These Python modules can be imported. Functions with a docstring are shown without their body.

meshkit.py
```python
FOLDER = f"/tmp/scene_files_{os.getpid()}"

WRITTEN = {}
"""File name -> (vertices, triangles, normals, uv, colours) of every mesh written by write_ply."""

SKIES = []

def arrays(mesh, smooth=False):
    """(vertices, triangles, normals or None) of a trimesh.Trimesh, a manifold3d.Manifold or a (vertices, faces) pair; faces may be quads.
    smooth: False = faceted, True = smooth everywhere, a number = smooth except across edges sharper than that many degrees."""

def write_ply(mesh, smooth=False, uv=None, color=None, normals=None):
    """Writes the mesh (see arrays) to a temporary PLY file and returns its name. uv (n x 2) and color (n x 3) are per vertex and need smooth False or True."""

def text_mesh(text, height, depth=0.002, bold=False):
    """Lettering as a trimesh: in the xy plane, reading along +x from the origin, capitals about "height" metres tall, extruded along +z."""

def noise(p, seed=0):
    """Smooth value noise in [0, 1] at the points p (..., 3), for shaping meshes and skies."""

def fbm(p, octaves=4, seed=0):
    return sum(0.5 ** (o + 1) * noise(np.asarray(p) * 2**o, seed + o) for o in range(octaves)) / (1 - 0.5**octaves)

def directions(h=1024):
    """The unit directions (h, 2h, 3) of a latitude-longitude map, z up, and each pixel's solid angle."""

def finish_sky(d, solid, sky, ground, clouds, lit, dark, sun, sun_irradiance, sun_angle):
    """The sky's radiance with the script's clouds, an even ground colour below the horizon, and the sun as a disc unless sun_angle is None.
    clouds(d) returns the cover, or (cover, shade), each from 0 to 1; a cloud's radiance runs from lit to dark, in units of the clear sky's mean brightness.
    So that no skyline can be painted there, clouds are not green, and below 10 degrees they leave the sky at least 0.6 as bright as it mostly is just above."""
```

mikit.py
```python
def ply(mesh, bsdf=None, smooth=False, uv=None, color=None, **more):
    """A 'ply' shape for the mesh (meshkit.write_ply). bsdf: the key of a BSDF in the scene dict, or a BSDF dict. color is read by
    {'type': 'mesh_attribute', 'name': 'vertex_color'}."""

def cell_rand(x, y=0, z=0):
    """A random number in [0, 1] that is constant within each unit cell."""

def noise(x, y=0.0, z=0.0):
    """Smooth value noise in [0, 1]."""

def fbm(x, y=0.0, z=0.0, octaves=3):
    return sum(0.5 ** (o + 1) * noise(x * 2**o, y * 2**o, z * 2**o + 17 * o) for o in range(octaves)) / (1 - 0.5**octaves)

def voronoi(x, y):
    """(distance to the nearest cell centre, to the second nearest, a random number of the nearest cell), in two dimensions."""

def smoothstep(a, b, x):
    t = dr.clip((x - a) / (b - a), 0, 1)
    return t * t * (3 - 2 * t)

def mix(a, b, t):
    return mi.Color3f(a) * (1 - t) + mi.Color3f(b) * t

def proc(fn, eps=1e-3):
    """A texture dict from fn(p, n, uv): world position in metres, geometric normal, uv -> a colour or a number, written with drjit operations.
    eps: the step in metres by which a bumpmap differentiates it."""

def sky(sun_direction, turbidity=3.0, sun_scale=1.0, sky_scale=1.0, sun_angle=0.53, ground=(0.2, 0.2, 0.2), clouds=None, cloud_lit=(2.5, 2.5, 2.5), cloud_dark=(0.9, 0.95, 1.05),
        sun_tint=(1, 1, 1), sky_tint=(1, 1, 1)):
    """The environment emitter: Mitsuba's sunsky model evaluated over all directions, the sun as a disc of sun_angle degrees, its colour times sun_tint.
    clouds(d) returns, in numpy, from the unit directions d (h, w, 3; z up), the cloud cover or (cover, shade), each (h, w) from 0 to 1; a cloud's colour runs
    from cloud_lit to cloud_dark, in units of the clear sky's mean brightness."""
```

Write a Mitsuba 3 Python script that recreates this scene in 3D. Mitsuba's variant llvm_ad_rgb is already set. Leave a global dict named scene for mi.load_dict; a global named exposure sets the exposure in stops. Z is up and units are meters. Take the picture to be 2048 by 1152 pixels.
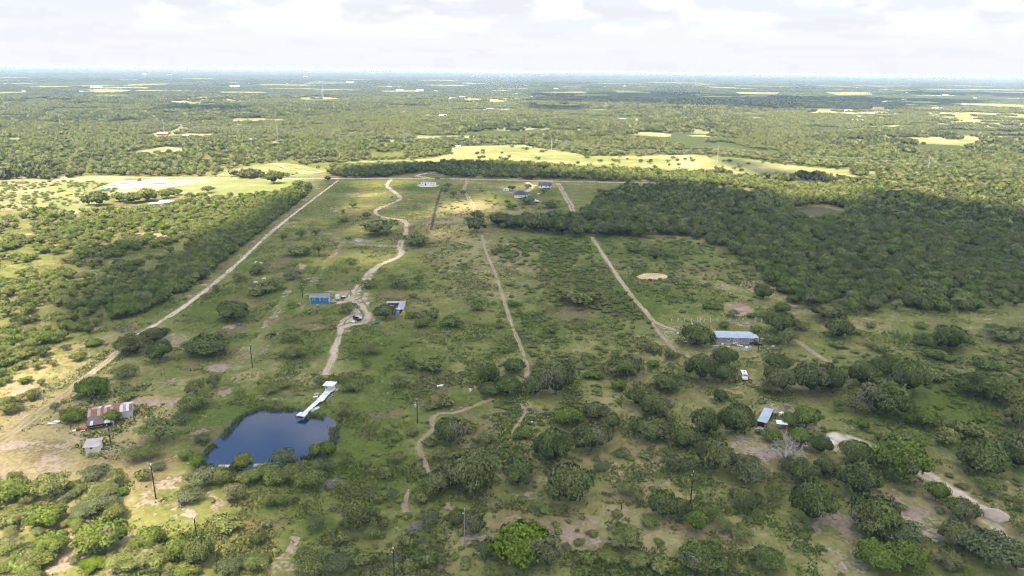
import math, random
import numpy as np, trimesh, shapely
from shapely.geometry import Polygon, LineString, Point
from shapely.ops import unary_union
import drjit as dr
import mitsuba as mi
import mikit, meshkit
from mikit import noise, fbm, smoothstep, mix, proc

T = mi.ScalarTransform4f
scene, labels = {}, {}
rng = np.random.default_rng(7)
random.seed(7)

# ------------------------------------------------------------------ camera, sky, exposure
CAM_H, FOCAL, PITCH, ROLL = 115.0, 1420.0, math.radians(17.03), 0.0107   # metres, photo pixels, radians
_c, _s, _cr, _sr = math.cos(PITCH), math.sin(PITCH), math.cos(ROLL), math.sin(ROLL)
_fwd, _up0 = np.array([0, _c, -_s]), np.array([0, _s, _c])
_up = _cr * _up0 - _sr * np.array([1.0, 0, 0])
_FOVX = math.degrees(2 * math.atan(1024 / FOCAL))
scene['camera'] = {'type': 'perspective', 'fov': _FOVX, 'fov_axis': 'x', 'near_clip': 1.0, 'far_clip': 90000.0,
                   'to_world': T().look_at(origin=[0, 0, CAM_H], target=list(_fwd * 100 + [0, 0, CAM_H]), up=list(_up)),
                   'medium': {'type': 'ref', 'id': 'air'}}
SUN = np.array([-0.22, -0.34, 0.90]); SUN /= np.linalg.norm(SUN)
exposure = 3.42


def sky_clouds(d):
    z = np.maximum(d[..., 2], 0.012)
    q = np.stack([d[..., 0] / (z + 0.05), d[..., 1] / (z + 0.05), np.zeros_like(z)], -1)
    n = meshkit.fbm(q * 1.15 + [3.7, 1.9, 0], 6, seed=2)
    e = np.degrees(np.arcsin(np.clip(d[..., 2], 0, 1)))
    az = np.arctan2(d[..., 0], d[..., 1]) * 57.3
    fine = meshkit.fbm(np.stack([az / 3.6, e / 1.05 + 0.02 * az, 0 * e], -1) + 5.0, 6, seed=11)      # heaped cloud banks low over the horizon
    cover = np.clip((n - 0.50) / 0.10, 0, 1)
    veil = 0.96 * np.exp(-np.maximum(e - 6.0, 0) / 8.0)            # milky air and many cloud layers near the horizon
    cover = np.maximum(cover, veil)
    puff = np.clip((fine - 0.44) / 0.14, 0, 1)
    low_dim = 1 / (1 + np.exp((e - 24.0) / 3.0))                       # low sky dimmed, sky above the frame kept brighter to lift the shade
    shade = np.clip(low_dim * (0.862 + (0.030 - 0.125 * puff) * np.clip((e - 2.0) / 2.0, 0, 1)) + (1 - low_dim) * 0.25 * puff, 0, 1)
    return cover, shade


scene['sky'] = mikit.sky(SUN.tolist(), turbidity=3.5, sun_angle=2.0, sun_scale=0.64, sky_scale=1.1, clouds=sky_clouds, cloud_lit=(1.78, 1.72, 1.72), cloud_dark=(0.575, 0.60, 0.65), sky_tint=(1.06, 1.0, 0.92))
labels['sky'] = {'kind': 'structure'}


# ------------------------------------------------------------------ helpers
def G(px, py, z=0.0):
    """Where the line of sight through a pixel of the 2048 x 1152 photograph meets the height z: how positions were surveyed."""
    u, v = (np.asarray(px, float) - 1024) / FOCAL, (np.asarray(py, float) - 576) / FOCAL
    uu, vv = u * _cr + v * _sr, v * _cr - u * _sr
    dz = -_s - vv * _c
    dy = _c - vv * _s
    t = (z - CAM_H) / dz
    return np.stack([uu * t, dy * t], -1)


def depth(p):
    return p[1] * _c + CAM_H * _s


def world_poly(pts):
    a = np.array(pts, float)
    return Polygon(G(a[:, 0], a[:, 1])).buffer(0)


def numbered(name):
    if name not in used:
        used[name] = 0
        return name
    used[name] += 1
    return f'{name}_{used[name]:03d}'


used = {}


def thing(name, label, cat, group=None):
    key = numbered(name)
    labels[key] = {'label': label, 'category': cat}
    if group:
        labels[key]['group'] = group
    return key


def spread(uv, a=0.012):
    """Keeps texture coordinates from being the same at all corners of a triangle (it would have no tangent frame)."""
    r = np.random.default_rng(len(uv)); uv = np.array(uv, float)
    return uv + np.c_[a * (r.random(len(uv)) - 0.5), a * (r.random(len(uv)) - 0.5)]


def put(name, mesh, mat, parent=None, smooth=False, label=None, kind=None, **kw):
    key = numbered(f'{parent}__{name}' if parent else name)
    if 'uv' in kw:
        kw['uv'] = spread(kw['uv'])
    scene[key] = mikit.ply(mesh, mat, smooth=smooth, **kw)
    if label or kind:
        labels[key] = {**({'label': label} if label else {}), **({'kind': kind} if kind else {})}
    return key


def structure(name, mesh, mat, smooth=False, label=None, **kw):
    return put(name, mesh, mat, None, smooth, label, 'structure', **kw)


# ------------------------------------------------------------------ materials
def lerp(a, b, t):
    return a * (1 - t) + b * t


def C3(c):
    return mi.Color3f(*c)


def ground_colour(p, bare, lush):
    g1 = fbm(p.x / 42, p.y / 42, 3.0, octaves=3)
    g2 = fbm(p.x / 5.0, p.y / 5.0, 7.0, octaves=3)
    g3 = noise(p.x / 0.7, p.y / 0.7, 1.0)
    g4 = noise(p.x / 1.7, p.y / 1.7, 5.0)
    t = lush + (g1 - 0.5) * 0.9 + (g2 - 0.5) * 0.7 + (g3 - 0.5) * 0.22 + (g4 - 0.5) * 0.38
    col = mix(C3((0.285, 0.24, 0.115)), C3((0.165, 0.170, 0.054)), smoothstep(0.15, 0.55, t))
    col = mix(col, C3((0.100, 0.126, 0.030)), smoothstep(0.62, 0.98, t))
    brown = smoothstep(0.58, 0.74, fbm(p.x / 16, p.y / 16, 21.0, octaves=3))
    col = mix(col, C3((0.165, 0.120, 0.070)), brown * 0.55)
    b = smoothstep(0.50, 0.78, bare + (g2 - 0.5) * 0.75 + (g3 - 0.5) * 0.22 + (g4 - 0.5) * 0.25)
    col = mix(col, C3((0.060, 0.078, 0.032)), smoothstep(0.0, -0.12, bare) * 0.8)        # far off the land is mostly brush
    soil = mix(C3((0.25, 0.185, 0.13)), C3((0.36, 0.29, 0.22)), fbm(p.x / 9, p.y / 9, 2.0, octaves=2))
    col = mix(col, soil, b)
    return col * (0.80 + 0.40 * g3)


def f_ground(p, n, uv):
    return ground_colour(p, uv.x, uv.y)


def f_track(p, n, uv):
    # uv.x: -1..1 across; uv.y: paleness 0..1 plus 2 for a grassy middle strip
    grassy = smoothstep(1.5, 1.6, uv.y)
    pale = uv.y - 2 * grassy
    n1 = fbm(p.x / 3.4, p.y / 3.4, 4.0, octaves=3)
    n0 = fbm(p.x / 11, p.y / 11, 14.0, octaves=2)
    n2 = noise(p.x / 0.5, p.y / 0.5, 8.0)
    a = dr.abs(uv.x + (n0 - 0.5) * 0.5)
    soil = mix(C3((0.255, 0.185, 0.125)), C3((0.54, 0.445, 0.35)), pale + (n1 - 0.5) * 0.5)
    m = 1 - smoothstep(0.35, 0.95, a + (n1 - 0.5) * 1.1)
    mid = 1 - smoothstep(0.08, 0.34, a + (n1 - 0.5) * 0.4)
    m = m * (1 - mid * (grassy * 0.8 + 0.45 * (1 - grassy) * smoothstep(0.45, 0.6, n0)))
    m = m * (1 - 0.7 * smoothstep(0.56, 0.74, n1 * 0.6 + n0 * 0.4))
    return mix(ground_colour(p, mi.Float(0.24), mi.Float(0.45)), soil * (0.82 + 0.36 * n2), m)


def f_pasture(p, n, uv):
    n1 = fbm(p.x / 60, p.y / 35, 2.0, octaves=4)
    n2 = fbm(p.x / 7, p.y / 7, 5.0, octaves=2)
    c = mix(C3((0.265, 0.262, 0.112)), C3((0.18, 0.21, 0.07)), smoothstep(0.3, 0.7, n1))
    c = mix(c, C3((0.36, 0.31, 0.17)), smoothstep(0.56, 0.75, fbm(p.x / 45, p.y / 45, 12.0, octaves=3)) * uv.x)
    return c * (0.82 + 0.36 * n2)


def f_dry_pasture(p, n, uv):
    n1 = fbm(p.x / 40, p.y / 25, 2.0, octaves=4)
    n2 = fbm(p.x / 5, p.y / 5, 5.0, octaves=3)
    c = mix(C3((0.33, 0.295, 0.165)), C3((0.19, 0.22, 0.075)), smoothstep(0.28, 0.60, n1 * 0.6 + n2 * 0.4))
    return c * (0.82 + 0.36 * n2)


def f_caliche(p, n, uv):
    n1 = fbm(p.x / 6, p.y / 6, 2.0, octaves=3)
    n2 = fbm(p.x / 1.1, p.y / 1.1, 2.0, octaves=2)
    c = mix(C3((0.30, 0.24, 0.17)), C3((0.56, 0.50, 0.42)), smoothstep(0.28, 0.72, n1 + (n2 - 0.5) * 0.4))
    edge = smoothstep(0.05, 0.5, uv.x + (n1 - 0.5) * 0.9)
    return mix(ground_colour(p, mi.Float(0.3), mi.Float(0.46)), c, edge)


def soil_fn(dark, light, lush=0.4, bare=0.3):
    def f(p, n, uv):
        n1 = fbm(p.x / 3.5, p.y / 3.5, 2.0, octaves=3)
        n2 = noise(p.x / 0.6, p.y / 0.6, 2.0)
        c = mix(C3(dark), C3(light), smoothstep(0.3, 0.7, n1)) * (0.86 + 0.28 * n2)
        edge = smoothstep(0.05, 0.45, uv.x + (n1 - 0.5) * 0.8)
        return mix(ground_colour(p, mi.Float(bare), mi.Float(lush)), c, edge)
    return f


def leaf_fn(a, b, c, span=17.0, dead=(0.15, 0.135, 0.085)):
    """Leaf colour: a plant-to-plant blend of three tones, and leaf-to-leaf variation (uv.x random per leaf, low in the darkened crown core)."""
    def f(p, n, uv):
        t = noise(p.x / span, p.y / span, 3.0)
        t2 = noise(p.x / (span * 0.35) + 31, p.y / (span * 0.35), 9.0)
        col = mix(C3(a), C3(b), smoothstep(0.2, 0.8, t))
        col = mix(col, C3(c), smoothstep(0.62, 0.9, t2) * 0.7)
        col = mix(col, C3(dead), smoothstep(0.80, 0.90, noise(p.x / 5.5 + 7, p.y / 5.5, 4.0)) * 0.6)       # a crown here and there is half dead
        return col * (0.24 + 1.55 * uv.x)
    return f


def diffuse(tex):
    return {'type': 'twosided', 'bsdf': {'type': 'diffuse', 'reflectance': tex if isinstance(tex, dict) else {'type': 'rgb', 'value': list(tex)}}}


MATS = {
    'ground_mat': diffuse(proc(f_ground)), 'track_mat': diffuse(proc(f_track)), 'pasture_mat': diffuse(proc(f_pasture)),
    'dry_pasture_mat': diffuse(proc(f_dry_pasture)), 'caliche_mat': diffuse(proc(f_caliche)),
    'sand_mat': diffuse(proc(soil_fn((0.50, 0.34, 0.20), (0.62, 0.46, 0.30)))),
    'yard_mat': diffuse(proc(soil_fn((0.30, 0.235, 0.17), (0.50, 0.42, 0.335), 0.45, 0.32))),
    'red_soil_mat': diffuse(proc(soil_fn((0.27, 0.18, 0.13), (0.37, 0.27, 0.20)))),
    'oak_leaf': diffuse(proc(leaf_fn((0.086, 0.108, 0.034), (0.112, 0.122, 0.044), (0.102, 0.138, 0.030)))),
    'vivid_leaf': diffuse(proc(leaf_fn((0.092, 0.142, 0.014), (0.108, 0.150, 0.018), (0.096, 0.146, 0.014), 11.0))),
    'far_leaf': diffuse(proc(leaf_fn((0.050, 0.068, 0.030), (0.066, 0.082, 0.036), (0.078, 0.096, 0.036), 160.0))),
    'green_leaf': diffuse(proc(leaf_fn((0.105, 0.148, 0.028), (0.130, 0.154, 0.038), (0.116, 0.156, 0.024), 11.0))),
    'mesquite_leaf': diffuse(proc(leaf_fn((0.135, 0.162, 0.046), (0.158, 0.172, 0.054), (0.166, 0.172, 0.072), 13.0))),
    'silver_leaf': diffuse(proc(leaf_fn((0.105, 0.125, 0.055), (0.125, 0.14, 0.068), (0.10, 0.125, 0.045), 13.0))),
    'weed_leaf': diffuse(proc(leaf_fn((0.105, 0.142, 0.034), (0.140, 0.148, 0.052), (0.098, 0.148, 0.028), 23.0))),
    'bark': diffuse((0.15, 0.12, 0.095)), 'dead_wood': diffuse((0.36, 0.32, 0.28)),
}
scene.update(MATS)

# ------------------------------------------------------------------ haze
_top, _bot, _half = 121.0, -3.0, 44000.0
scene['air'] = {'type': 'homogeneous', 'albedo': {'type': 'rgb', 'value': [0.64, 0.755, 0.875]}, 'sigma_t': {'type': 'rgb', 'value': [0.000046, 0.000059, 0.000088]}}
scene['haze'] = {'type': 'cube', 'to_world': T().translate([0, 20000, (_top + _bot) / 2]).scale([_half, _half, (_top - _bot) / 2]),
                 'bsdf': {'type': 'null'}, 'interior': {'type': 'ref', 'id': 'air'}}
labels['haze'] = {'kind': 'stuff', 'label': 'pale summer haze over the plain'}

# ------------------------------------------------------------------ clouds overhead (above the frame) that cast the broad shadows on the land
CLOUD_Z = 950.0
scene['cloud_mat'] = {'type': 'principledthin', 'base_color': {'type': 'rgb', 'value': [0.985, 0.965, 0.90]}, 'roughness': 1.0, 'spec_trans': 0.0, 'diff_trans': 1.9}  # clouds out of view; transmission and warmth set to brighten the shade


def cloud(poly, cell, rag, thick, thin=None):
    """One cumulus whose shadow falls on the ground polygon: closed, flat-bottomed, bulging on top."""
    off = SUN[:2] / SUN[2] * CLOUD_Z
    x0, y0, x1, y1 = poly.buffer(rag).bounds
    xs, ys = np.arange(x0, x1, cell), np.arange(y0, y1, cell)
    X, Y = np.meshgrid(xs, ys, indexing='ij')
    P = shapely.points(X, Y)
    sd = shapely.distance(P, poly.boundary) * np.where(shapely.contains_xy(poly, X, Y), 1, -1)
    q = np.stack([X, Y, 0 * X], -1)
    nz = meshkit.fbm(q / (rag * 1.6), 5, seed=3)
    c = sd + rag * 2.2 * (nz - 0.5)
    if thin is not None:                                                # small gaps opened in the unseen cloud so sun brightens the upper pasture
        m = np.clip(shapely.distance(P, thin.boundary) * np.where(shapely.contains_xy(thin, X, Y), 1, -1) / 90 + 0.25, 0, 1)
        c = np.minimum(c, (0.95 + (0.628 - 0.95) * m - meshkit.fbm(q / 27, 2, seed=17)) * 80)
    on = c > 0
    top = np.sqrt(np.maximum(c, 0)) * thick * (0.7 + 0.6 * meshkit.fbm(q / (rag * 0.7), 3, seed=8))
    bot = -np.minimum(np.sqrt(np.maximum(c, 0)) * 1.0, 12) * meshkit.fbm(q / 70, 3, seed=5)
    idx = -np.ones(X.shape, int)
    quad = on[:-1, :-1] & on[1:, :-1] & on[1:, 1:] & on[:-1, 1:]
    i, j = np.nonzero(quad)
    n = X.size
    vt = np.stack([X + off[0], Y + off[1], CLOUD_Z + top + 1.5], -1).reshape(-1, 3)
    vb = np.stack([X + off[0], Y + off[1], CLOUD_Z + bot - 1.5], -1).reshape(-1, 3)
    k = np.arange(n).reshape(X.shape)
    a, b, cc, d = k[i, j], k[i + 1, j], k[i + 1, j + 1], k[i, j + 1]
    f = np.vstack([np.stack([a, b, cc], 1), np.stack([a, cc, d], 1), np.stack([a, cc, b], 1) + n, np.stack([a, d, cc], 1) + n])
    e = np.vstack([f[:, [0, 1]], f[:, [1, 2]], f[:, [2, 0]]])
    e = e[e[:, 0] < n]
    e = e[e[:, 1] < n]
    und = np.sort(e, 1)
    u, inv, cnt = np.unique(und, axis=0, return_inverse=True, return_counts=True)
    rim = e[cnt[inv.ravel()] == 1]
    side = np.vstack([np.stack([rim[:, 1], rim[:, 0], rim[:, 0] + n], 1), np.stack([rim[:, 1], rim[:, 0] + n, rim[:, 1] + n], 1)])
    m = trimesh.Trimesh(np.vstack([vt, vb]), np.vstack([f, side]), process=False)
    m.remove_unreferenced_vertices()
    structure('cloud', m, 'cloud_mat', smooth=True)


NEAR_SHADE = [(190, 1500), (250, 1150), (266, 1060), (242, 985), (205, 940), (178, 890), (170, 830), (170, 770), (115, 712), (30, 688), (-250, 690), (-250, 615), (0, 610), (60, 575), (130, 540), (240, 508), (330, 490), (430, 468), (560, 400), (660, 352),
              (690, 340), (880, 326), (1000, 333), (1110, 350), (1300, 356), (1420, 372), (1560, 395), (1700, 400), (1850, 392), (1960, 420), (2048, 440), (2500, 520), (2700, 1500)]
THIN = [(640, 352), (900, 340), (1130, 352), (1200, 420), (960, 455), (900, 590), (720, 640), (560, 620), (500, 540), (560, 420)]
cloud(world_poly(NEAR_SHADE), 8.0, 55.0, 9.0, world_poly(THIN))
FAR_SHADE = [
    ([(1060, 186), (1300, 184), (1560, 190), (1900, 198), (2000, 206), (1880, 218), (1560, 222), (1300, 211), (1070, 206)], 40, 120),
    ([(1440, 312), (1560, 335), (1700, 360), (1600, 372), (1480, 352), (1420, 325)], 14, 30),
    ([(1750, 180), (2200, 188), (2200, 197), (1800, 190)], 70, 200),
    ([(1060, 211), (1190, 214), (1180, 224), (1060, 222)], 30, 60),
    ([(300, 213), (500, 217), (480, 225), (280, 222)], 40, 100),
]
for pts, cell, rag in FAR_SHADE:
    cloud(world_poly(pts), cell, rag, 8.0)
# ------------------------------------------------------------------ ground, ponds, tracks
scene['plowed_mat'] = diffuse(proc(lambda p, n, uv: mix(ground_colour(p, mi.Float(0.2), mi.Float(0.45)), C3((0.085, 0.07, 0.05)) * (0.7 + 0.6 * noise(p.x / 0.8, p.y / 0.8, 1.0)), 1 - smoothstep(0.4, 0.95, dr.abs(uv.x) + (fbm(p.x / 2, p.y / 2, 3.0) - 0.5) * 0.8))))


def spline(pts, step=3.0, world=False):
    a = np.array(pts, float)
    w = a if world else G(a[:, 0], a[:, 1])
    if len(w) == 2:
        n = max(2, int(np.linalg.norm(w[1] - w[0]) / step))
        return w[0] + (w[1] - w[0]) * np.linspace(0, 1, n)[:, None]
    p = np.vstack([2 * w[0] - w[1], w, 2 * w[-1] - w[-2]])
    out = []
    for i in range(1, len(p) - 2):
        n = max(2, int(np.linalg.norm(p[i + 1] - p[i]) / step))
        t = np.linspace(0, 1, n, endpoint=False)[:, None]
        m0, m1 = (p[i + 1] - p[i - 1]) / 2, (p[i + 2] - p[i]) / 2
        out.append((2 * t**3 - 3 * t**2 + 1) * p[i] + (t**3 - 2 * t**2 + t) * m0 + (-2 * t**3 + 3 * t**2) * p[i + 1] + (t**3 - t**2) * m1)
    return np.vstack(out + [w[-1:]])


POND = world_poly([(405, 918), (428, 893), (455, 868), (478, 838), (505, 823), (528, 815), (548, 822), (568, 817), (590, 821), (607, 832), (640, 833), (656, 842), (664, 858), (665, 876), (655, 892),
                   (625, 908), (570, 922), (530, 931), (470, 934), (430, 931), (408, 927)]).buffer(3).buffer(-2.2)
FAR_POND = world_poly([(1588, 419), (1612, 414), (1640, 414), (1672, 421), (1664, 425), (1630, 427), (1596, 427)])
PONDS = unary_union([POND, FAR_POND])

# bare or pale patches of soil: centre pixel, half width and half depth in metres, strength
BARE = [(352, 682, 9, 9, .9), (372, 690, 7, 6, .8), (325, 765, 10, 4, .55), (365, 760, 3, 5, .6), (335, 805, 14, 5, .8), (440, 735, 7, 6, .8), (470, 720, 8, 9, .5), (505, 700, 7, 10, .55),
        (540, 640, 4, 9, .6), (455, 655, 5, 5, .6), (480, 640, 5, 3, .5), (540, 553, 9, 4, .7), (575, 548, 11, 4, .7), (620, 553, 9, 7, .6), (655, 600, 8, 3, .7), (700, 590, 12, 10, .85), (725, 600, 7, 8, .8),
        (705, 640, 9, 5, .75), (735, 640, 9, 5, .8), (755, 645, 8, 4, .6), (620, 655, 9, 5, .4), (685, 665, 6, 8, .6), (720, 483, 13, 7, .75), (745, 490, 13, 4, .8), (775, 492, 14, 4, .8),
        (430, 800, 6, 10, .65), (380, 880, 4, 14, .6), (365, 910, 6, 8, .6), (330, 935, 9, 9, .5), (355, 960, 9, 9, .5), (60, 935, 22, 14, .55), (20, 900, 22, 12, .5), (110, 955, 14, 6, .5), (30, 965, 18, 6, .6),
        (150, 930, 12, 6, .5), (270, 1010, 6, 9, .45), (270, 1080, 4, 12, .7), (130, 1115, 5, 6, .85), (135, 1090, 4, 7, .7), (560, 1140, 5, 8, .6), (560, 1000, 22, 5, .4), (430, 1020, 16, 6, .45), (440, 1000, 12, 6, .4),
        (880, 1015, 10, 4, .35), (1010, 1045, 9, 4, .6), (1130, 1060, 12, 6, .65), (1160, 1045, 7, 3, .7), (1170, 1080, 8, 6, .6), (1240, 1080, 12, 8, .45), (1080, 975, 9, 6, .5), (1060, 1085, 14, 6, .4), (1235, 1022, 4, 2, .8),
        (1150, 930, 10, 5, .4), (1000, 985, 6, 4, .5), (950, 1090, 5, 5, .6), (1680, 1060, 8, 14, .75), (1660, 1020, 6, 10, .6), (1690, 1110, 8, 10, .7), (1850, 1035, 12, 12, .75), (1870, 1060, 9, 6, .8), (1830, 1010, 10, 8, .6),
        (1780, 990, 12, 6, .55), (1870, 900, 7, 16, .6), (1900, 955, 8, 8, .6), (1970, 975, 14, 6, .5), (1750, 1000, 8, 6, .6), (1530, 870, 7, 5, .75), (1510, 895, 8, 9, .8), (1500, 925, 7, 8, .6), (1650, 855, 16, 5, .45), (1575, 822, 12, 5, .5),
        (1620, 850, 6, 4, .5), (1750, 855, 4, 2, .6), (1560, 880, 9, 5, .5), (1590, 880, 5, 4, .6), (1440, 710, 20, 7, .45), (1470, 697, 22, 4, .6), (1530, 695, 16, 6, .4), (1340, 655, 14, 4, .45), (1350, 665, 7, 5, .5),
        (1290, 760, 14, 7, .35), (1220, 770, 14, 7, .4), (1200, 800, 10, 6, .4), (1700, 640, 30, 4, .6), (1720, 655, 16, 6, .5), (1800, 640, 14, 3, .55), (1950, 638, 18, 3, .55), (1600, 625, 14, 5, .5), (1590, 610, 8, 4, .5), (1660, 660, 9, 4, .5),
        (1960, 632, 12, 2, .6), (2040, 635, 12, 3, .6), (1490, 648, 8, 5, .5), (1590, 680, 6, 5, .3), (1700, 625, 8, 3, .4), (330, 470, 22, 5, .8), (270, 468, 14, 4, .8), (205, 462, 12, 4, .6), (60, 468, 12, 5, .7), (130, 478, 12, 5, .6),
        (180, 400, 24, 12, .6), (200, 420, 20, 8, .55), (150, 415, 14, 8, .5), (190, 430, 14, 3, .8), (90, 490, 12, 5, .6), (45, 480, 14, 4, .6), (10, 560, 16, 5, .5), (60, 720, 6, 3, .6), (50, 785, 6, 8, .7), (30, 850, 6, 6, .5), (0, 770, 8, 5, .6),
        (610, 440, 6, 10, .35), (560, 460, 5, 10, .35), (500, 490, 6, 10, .35), (430, 550, 5, 10, .35), (580, 430, 5, 18, .3), (460, 510, 5, 16, .3), (670, 745, 3, 3, .7), (520, 790, 7, 5, .4), (620, 790, 10, 5, .45), (590, 800, 7, 4, .4),
        (1160, 355, 14, 6, .5), (1405, 612, 6, 4, .6), (1250, 392, 24, 10, .35), (1220, 398, 16, 8, .4), (945, 560, 18, 26, .25), (920, 520, 14, 22, .22), (900, 700, 18, 20, .22), (1040, 560, 12, 16, .25), (1080, 540, 10, 10, .3),
        (690, 372, 14, 10, .2), (900, 850, 10, 6, .3), (970, 820, 12, 6, .35), (720, 930, 8, 8, .2), (750, 1060, 9, 6, .3), (860, 1080, 12, 8, .25), (1500, 1080, 10, 8, .3), (1430, 1050, 14, 8, .3), (1300, 1030, 16, 6, .35)]
# greener or drier ground: centre pixel, half width, half depth, change of lushness
LUSH = [(150, 520, 160, 120, .14), (300, 470, 120, 90, .12), (60, 400, 120, 60, .12), (250, 620, 60, 40, .12), (450, 850, 16, 14, .45), (400, 880, 10, 12, .4), (640, 960, 30, 6, .25), (660, 850, 12, 16, .3), (600, 850, 40, 26, .2), (500, 800, 20, 10, .3), (690, 880, 10, 20, .25), (570, 780, 14, 8, .25), (540, 1030, 14, 8, .3), (370, 1000, 10, 8, .2),
        (780, 380, 60, 60, .18), (700, 420, 60, 60, .2), (760, 560, 30, 40, .22), (700, 700, 30, 24, .22), (790, 740, 14, 30, .3), (780, 850, 10, 14, .2), (1100, 400, 45, 30, .3), (1090, 388, 20, 20, .3), (1250, 500, 40, 40, .25), (1330, 590, 40, 30, .25),
        (1150, 520, 45, 60, .25), (1180, 600, 40, 40, .25), (900, 650, 20, 26, .1), (940, 520, 30, 60, -.22), (880, 430, 25, 60, -.2), (920, 420, 25, 50, -.2), (1000, 400, 40, 40, -.08), (870, 800, 18, 10, .25), (920, 830, 16, 8, .2), (790, 960, 14, 10, .15),
        (800, 800, 5, 25, -.25), (1200, 700, 30, 12, -.05), (1780, 700, 40, 18, .2), (1850, 840, 30, 20, .25), (1950, 820, 30, 30, .3), (1820, 1060, 16, 8, .4), (1900, 1140, 16, 6, .35), (1850, 680, 50, 10, .1), (820, 1000, 12, 20, .1), (920, 1000, 20, 5, .15),
        (60, 900, 40, 30, -.3), (130, 880, 30, 20, -.2), (30, 800, 20, 40, -.12), (330, 830, 12, 14, .05), (300, 800, 26, 14, -.12), (420, 620, 30, 30, .05), (1040, 1100, 24, 10, -.12), (1250, 1080, 30, 12, -.12), (1450, 1060, 26, 12, -.1), (1230, 400, 50, 20, -.2),
        (720, 890, 10, 16, .12), (700, 390, 25, 12, -.3), (790, 410, 20, 12, -.25), (845, 420, 8, 60, .1), (500, 600, 40, 40, .12), (500, 560, 40, 30, .12)]
# lines worn in the grass: pixels, half width in metres, strength
WORN = [([(604, 530), (560, 610), (505, 690), (470, 740)], 2.2, .55), ([(690, 478), (660, 520), (625, 560), (600, 620)], 2.0, .5), ([(640, 372), (560, 440), (470, 520), (370, 605), (300, 660), (230, 690)], 5.0, .42),
        ([(0, 880), (100, 800), (200, 720), (280, 665)], 1.0, .2), ([(600, 1045), (590, 1085), (575, 1120), (565, 1160)], 1.2, .5), ([(780, 760), (765, 820), (752, 880)], .5, .35), ([(410, 830), (380, 880), (365, 930)], 1.6, .5),
        ([(1430, 1000), (1480, 1055), (1510, 1090)], .8, .2), ([(800, 540), (790, 620), (775, 720), (760, 780)], .8, .12), ([(1330, 660), (1345, 690), (1355, 705)], 2.0, .4)]


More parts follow.
